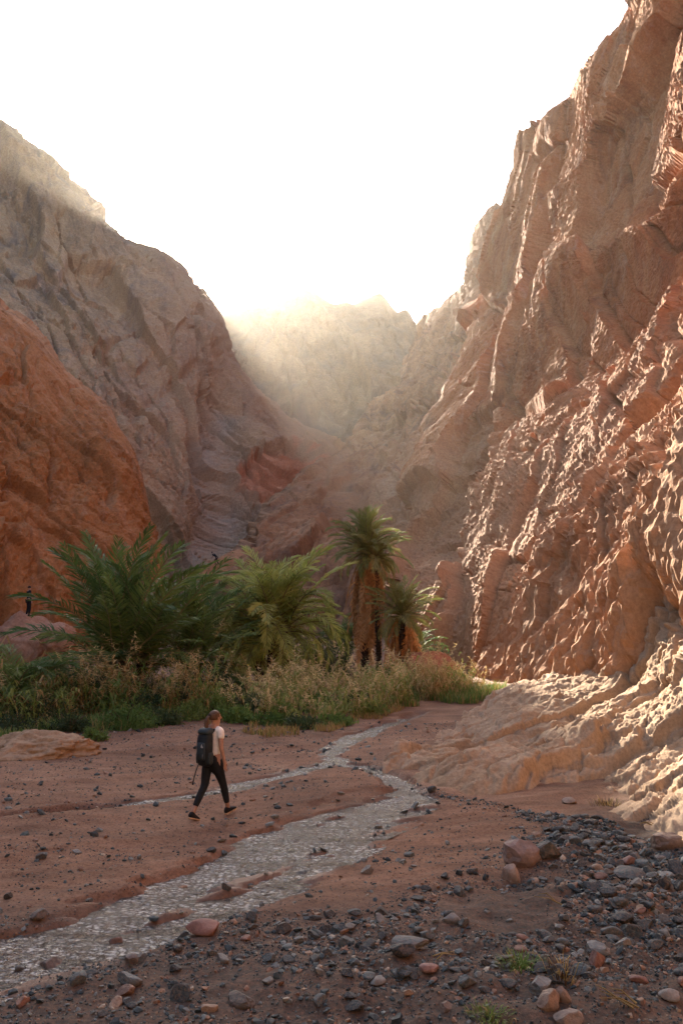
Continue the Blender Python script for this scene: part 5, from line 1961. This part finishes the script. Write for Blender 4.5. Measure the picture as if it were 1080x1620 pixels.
secs = [ring((0, -0.325 + dy, z), rx, ry, 16, 3.0) for (z, rx, ry, dy) in ((1.00, 0.08, 0.02, 0.02), (1.02, 0.11, 0.035, 0.005), (1.15, 0.118, 0.04, 0), (1.27, 0.108, 0.034, 0.005), (1.29, 0.08, 0.02, 0.02))]
link('front_pocket', loft(secs, 'front_pocket', [m_navy2]), BP)
for s in (-1, 1):
    secs = [ring((s * 0.168, -0.22, z), rx, ry, 12, 2.6) for (z, rx, ry) in ((0.94, 0.015, 0.05), (0.96, 0.03, 0.065), (1.08, 0.033, 0.07), (1.12, 0.022, 0.06))]
    link('side_pocket', loft(secs, 'side_pocket', [m_navy2]), BP)
    b = MB()
    b.tube([(s * 0.085, -0.12, 1.44), (s * 0.10, -0.03, 1.452), (s * 0.105, 0.07, 1.42), (s * 0.115, 0.155, 1.32), (s * 0.13, 0.155, 1.2), (s * 0.16, 0.06, 1.08), (s * 0.15, -0.13, 0.99)], [0.026, 0.028, 0.028, 0.025, 0.02, 0.012, 0.01], 6)
    link('shoulder_strap', b.mesh('shoulder_strap', [m_navy], True), BP)
b = MB()
b.tube([(math.cos(a) * 0.155, math.sin(a) * 0.125 + 0.01, 1.0) for a in np.linspace(-2.2, 5.3, 24) if not (-2.2 < a - 2 * math.pi < -0.9)], [0.02] * len([1 for a in np.linspace(-2.2, 5.3, 24) if not (-2.2 < a - 2 * math.pi < -0.9)]), 6)
link('hip_belt', b.mesh('hip_belt', [m_navy], True), BP)
b = MB()
b.tube([(-0.10, -0.30, 0.93), (-0.14, -0.34, 0.80), (-0.17, -0.37, 0.66), (-0.175, -0.375, 0.62)], [0.011, 0.012, 0.013, 0.016], 6)
link('hanging_strap', b.mesh('hanging_strap', [m_black], True), BP)
b = MB()
b.tube([(0.07, -0.345, 1.16), (0.065, -0.358, 1.08), (0.06, -0.35, 1.02)], [0.006, 0.006, 0.006], 5)
link('zip_pull', b.mesh('zip_pull', [m_grey], True), BP)
# pale emblem: a small peak over a bar, flat print on the pocket
b = MB()
y0 = -0.372
for (x0, x1, z0, z1) in ((0.03, 0.085, 1.205, 1.216), (0.03, 0.075, 1.222, 1.236)):
    b.add([(x0, y0, z0), (x1, y0, z0), (x1, y0 + 0.004, z1), (x0, y0 + 0.004, z1)], [(0, 1, 2, 3)])
b.add([(0.035, y0 + .002, 1.24), (0.06, y0 + .002, 1.24), (0.047, y0 + 0.006, 1.262)], [], [(0, 1, 2)])
m_emb = cloth_mat('emblem_print', (0.62, 0.58, 0.52))
link('emblem', b.mesh('emblem', [m_emb]), BP)

# ---------------- man on the rock
def standing(name, loc, rz, label, mats, sc=1.0, tag_cat='person'):
    root = link(name, None, loc=loc, rot=(0, 0, rz), scale=sc)
    tag(root, label, tag_cat)
    K = {'pelvis': (0, 0, 0.95, (0.14, 0.11)), 'waist': (0, 0.01, 1.1, (0.15, 0.11)), 'chest': (0, 0.02, 1.3, (0.17, 0.12)), 'neckb': (0, 0, 1.47, (0.1, 0.075)),
         'neck': (0, 0.01, 1.53, 0.055), 'skullb': (0, 0.03, 1.60, (0.07, 0.08)), 'skull': (0, 0.03, 1.67, (0.08, 0.092)), 'top': (0, 0.02, 1.735, (0.055, 0.065)), 'nose': (0, 0.13, 1.64, 0.013), 'chin': (0, 0.1, 1.575, 0.03),
         'shR': (0.19, 0, 1.43, 0.07), 'elR': (0.25, -0.02, 1.15, 0.045), 'wrR': (0.24, 0.08, 0.9, 0.028), 'shL': (-0.19, 0, 1.43, 0.07), 'elL': (-0.24, 0.02, 1.15, 0.045), 'wrL': (-0.2, 0.14, 0.92, 0.028),
         'hipR': (0.09, 0, 0.9, 0.1), 'knR': (0.10, 0.05, 0.5, 0.062), 'anR': (0.10, 0.0, 0.08, 0.04), 'toR': (0.11, 0.13, 0.035, 0.035),
         'hipL': (-0.09, 0, 0.9, 0.1), 'knL': (-0.11, 0.02, 0.5, 0.062), 'anL': (-0.13, -0.06, 0.08, 0.04), 'toL': (-0.15, 0.07, 0.035, 0.035)}
    Bn = [('pelvis', 'waist'), ('waist', 'chest'), ('chest', 'neckb'), ('neckb', 'neck'), ('neck', 'skullb'), ('skullb', 'skull'), ('skull', 'top'), ('skull', 'nose'), ('skullb', 'chin'),
          ('neckb', 'shR'), ('shR', 'elR'), ('elR', 'wrR'), ('neckb', 'shL'), ('shL', 'elL'), ('elL', 'wrL'),
          ('pelvis', 'hipR'), ('hipR', 'knR'), ('knR', 'anR'), ('anR', 'toR'), ('pelvis', 'hipL'), ('hipL', 'knL'), ('knL', 'anL'), ('anL', 'toL')]
    jk = {k: (*K[k][:3], (K[k][3] + 0.016 if isinstance(K[k][3], float) else (K[k][3][0] + 0.016, K[k][3][1] + 0.016))) for k in ('waist', 'chest', 'shR', 'elR', 'shL', 'elL')}
    jk['neckb'] = (0, 0, 1.48, (0.1, 0.08))
    jk['hem'] = (0, 0.005, 0.9, (0.16, 0.125))
    jk['cR'] = (0.242, 0.062, 0.945, 0.042)
    jk['cL'] = (-0.206, 0.122, 0.96, 0.042)
    tk = {k: (*K[k][:3], (K[k][3] + 0.014 if isinstance(K[k][3], float) else (K[k][3][0] + 0.01, K[k][3][1] + 0.01))) for k in ('pelvis', 'hipR', 'knR', 'hipL', 'knL')}
    tk['aR'] = (0.10, 0.005, 0.1, 0.058)
    tk['aL'] = (-0.128, -0.055, 0.1, 0.058)
    fingers(K, Bn, 'wrR', 1, (0, 0.15, -1), (0, 1, 0.1), 'R')
    fingers(K, Bn, 'wrL', -1, (0.1, 0.3, -0.95), (0.1, 0.9, 0.3), 'L')
    link('body', skin('body', K, Bn, [m_skin], 'pelvis'), root)
    link('jacket', skin('jacket', jk, [('hem', 'waist'), ('waist', 'chest'), ('chest', 'neckb'), ('neckb', 'shR'), ('shR', 'elR'), ('elR', 'cR'), ('neckb', 'shL'), ('shL', 'elL'), ('elL', 'cL')], [mats[0]], 'chest'), root)
    link('trousers', skin('trousers', tk, [('pelvis', 'hipR'), ('hipR', 'knR'), ('knR', 'aR'), ('pelvis', 'hipL'), ('hipL', 'knL'), ('knL', 'aL')], [mats[1]], 'pelvis'), root)
    hs = []
    for i in range(1, 8):
        th = math.pi * (0.02 + 0.55 * i / 7)
        hs.append(ring((0, 0.018, 1.675 + 0.1 * math.cos(th)), 0.09 * math.sin(th), 0.1 * math.sin(th), 14))
    link('hair', loft(hs[::-1], 'hair', [m_dhair]), root)
    shoe(root, (0.105, 0.02, 0.1), R(-8), 0, (m_black, m_black))
    shoe(root, (-0.135, -0.045, 0.1), R(15), 0, (m_black, m_black))
    return root


pm = at(45, 975, 52)
MAN = standing('person', (pm[0], 52.0, pm[2] - 0.0), R(-50), 'man in black clothes standing on the pinkish rock below the orange dome', (m_black, m_black))

# ---------------- person scrambling on the far rock
def scrambler(px, py, Y, rz):
    p = at(px, py, Y)
    root = link('person', None, loc=p, rot=(0, 0, rz))
    tag(root, 'tiny person in dark clothes scrambling bent over up the bare rock', 'person')
    K = {'pelvis': (0, -0.1, 0.8, (0.14, 0.12)), 'chest': (0, 0.22, 1.08, (0.17, 0.13)), 'neckb': (0, 0.38, 1.2, (0.09, 0.08)), 'skullb': (0, 0.47, 1.27, 0.075), 'top': (0, 0.52, 1.38, 0.075), 'nose': (0, 0.6, 1.3, 0.014),
         'shR': (0.18, 0.33, 1.15, 0.07), 'elR': (0.24, 0.5, 0.92, 0.045), 'wrR': (0.2, 0.7, 0.8, 0.03), 'shL': (-0.18, 0.33, 1.15, 0.07), 'elL': (-0.26, 0.22, 0.9, 0.045), 'wrL': (-0.3, 0.35, 0.72, 0.03),
         'hipR': (0.1, -0.08, 0.78, 0.1), 'knR': (0.12, 0.22, 0.5, 0.06), 'anR': (0.12, 0.12, 0.1, 0.042), 'toR': (0.12, 0.24, 0.04, 0.035),
         'hipL': (-0.1, -0.08, 0.78, 0.1), 'knL': (-0.12, -0.1, 0.4, 0.06), 'anL': (-0.12, -0.38, 0.08, 0.042), 'toL': (-0.12, -0.26, 0.03, 0.035)}
    Bn = [('pelvis', 'chest'), ('chest', 'neckb'), ('neckb', 'skullb'), ('skullb', 'top'), ('top', 'nose'), ('neckb', 'shR'), ('shR', 'elR'), ('elR', 'wrR'), ('neckb', 'shL'), ('shL', 'elL'), ('elL', 'wrL'),
          ('pelvis', 'hipR'), ('hipR', 'knR'), ('knR', 'anR'), ('anR', 'toR'), ('pelvis', 'hipL'), ('hipL', 'knL'), ('knL', 'anL'), ('anL', 'toL')]
    cl_ = {k: (*K[k][:3], (K[k][3] + 0.018 if isinstance(K[k][3], float) else (K[k][3][0] + 0.018, K[k][3][1] + 0.018))) for k in K if k not in ('skullb', 'top', 'nose', 'wrR', 'wrL', 'toR', 'toL')}
    cb = [b for b in Bn if b[0] in cl_ and b[1] in cl_]
    fingers(K, Bn, 'wrR', 1, (0, 0.8, -0.6), (0, 0.6, 0.8), 'R')
    fingers(K, Bn, 'wrL', -1, (0, 0.6, -0.8), (0, 0.8, 0.6), 'L')
    link('body', skin('body', K, Bn, [m_skin], 'pelvis'), root)
    link('clothes', skin('clothes', cl_, cb, [m_black], 'pelvis'), root)
    link('hair', ball((0, 0.5, 1.39), (0.088, 0.092, 0.08), 'hair', m_dhair), root)
    shoe(root, (0.12, 0.14, 0.1), 0, 0, (m_black, m_black))
    shoe(root, (-0.12, -0.36, 0.1), 0, 0, (m_black, m_black))


# stand it on the slope: take the slope surface point seen at that pixel
SV = np.concatenate([slope_v.reshape(-1, 3), mtn_v.reshape(-1, 3)])
d_ = ray(342, 893)
d_ = d_ / np.linalg.norm(d_)
rel = SV - CAM
al = rel @ d_
off = np.linalg.norm(rel - al[:, None] * d_, axis=1)
cand = np.where(off < 0.6)[0]
if len(cand):
    k = cand[np.argmin(al[cand])]
    YS = SV[k, 1]
else:
    YS = 100.0
print('scrambler at', YS)
scrambler(342, 893, YS - 0.3, R(75))
# ================================================================== air
def haze_box():
    x0, x1, y0, y1, z0, z1 = -575, 575, -100, 1310, -2.5, 420
    V = [(x, y, z) for z in (z0, z1) for y in (y0, y1) for x in (x0, x1)]
    Fq = [(0, 2, 3, 1), (4, 5, 7, 6), (0, 1, 5, 4), (2, 6, 7, 3), (0, 4, 6, 2), (1, 3, 7, 5)]
    t = NT('haze_air')
    pv = t.n('VolumePrincipled')
    pv.inputs['Color'].default_value = (1.0, 0.95, 0.86, 1)
    pv.inputs['Density'].default_value = HAZE_DENSITY
    pv.inputs['Anisotropy'].default_value = HAZE_G
    t.l(pv.outputs[0], t.out.inputs['Volume'])
    o = link('haze', mesh('haze', V, np.array(Fq), [t.m], False))
    tag(o, 'sunlit dusty air filling the canyon', 'haze', kind='stuff')
    return o


haze_box()
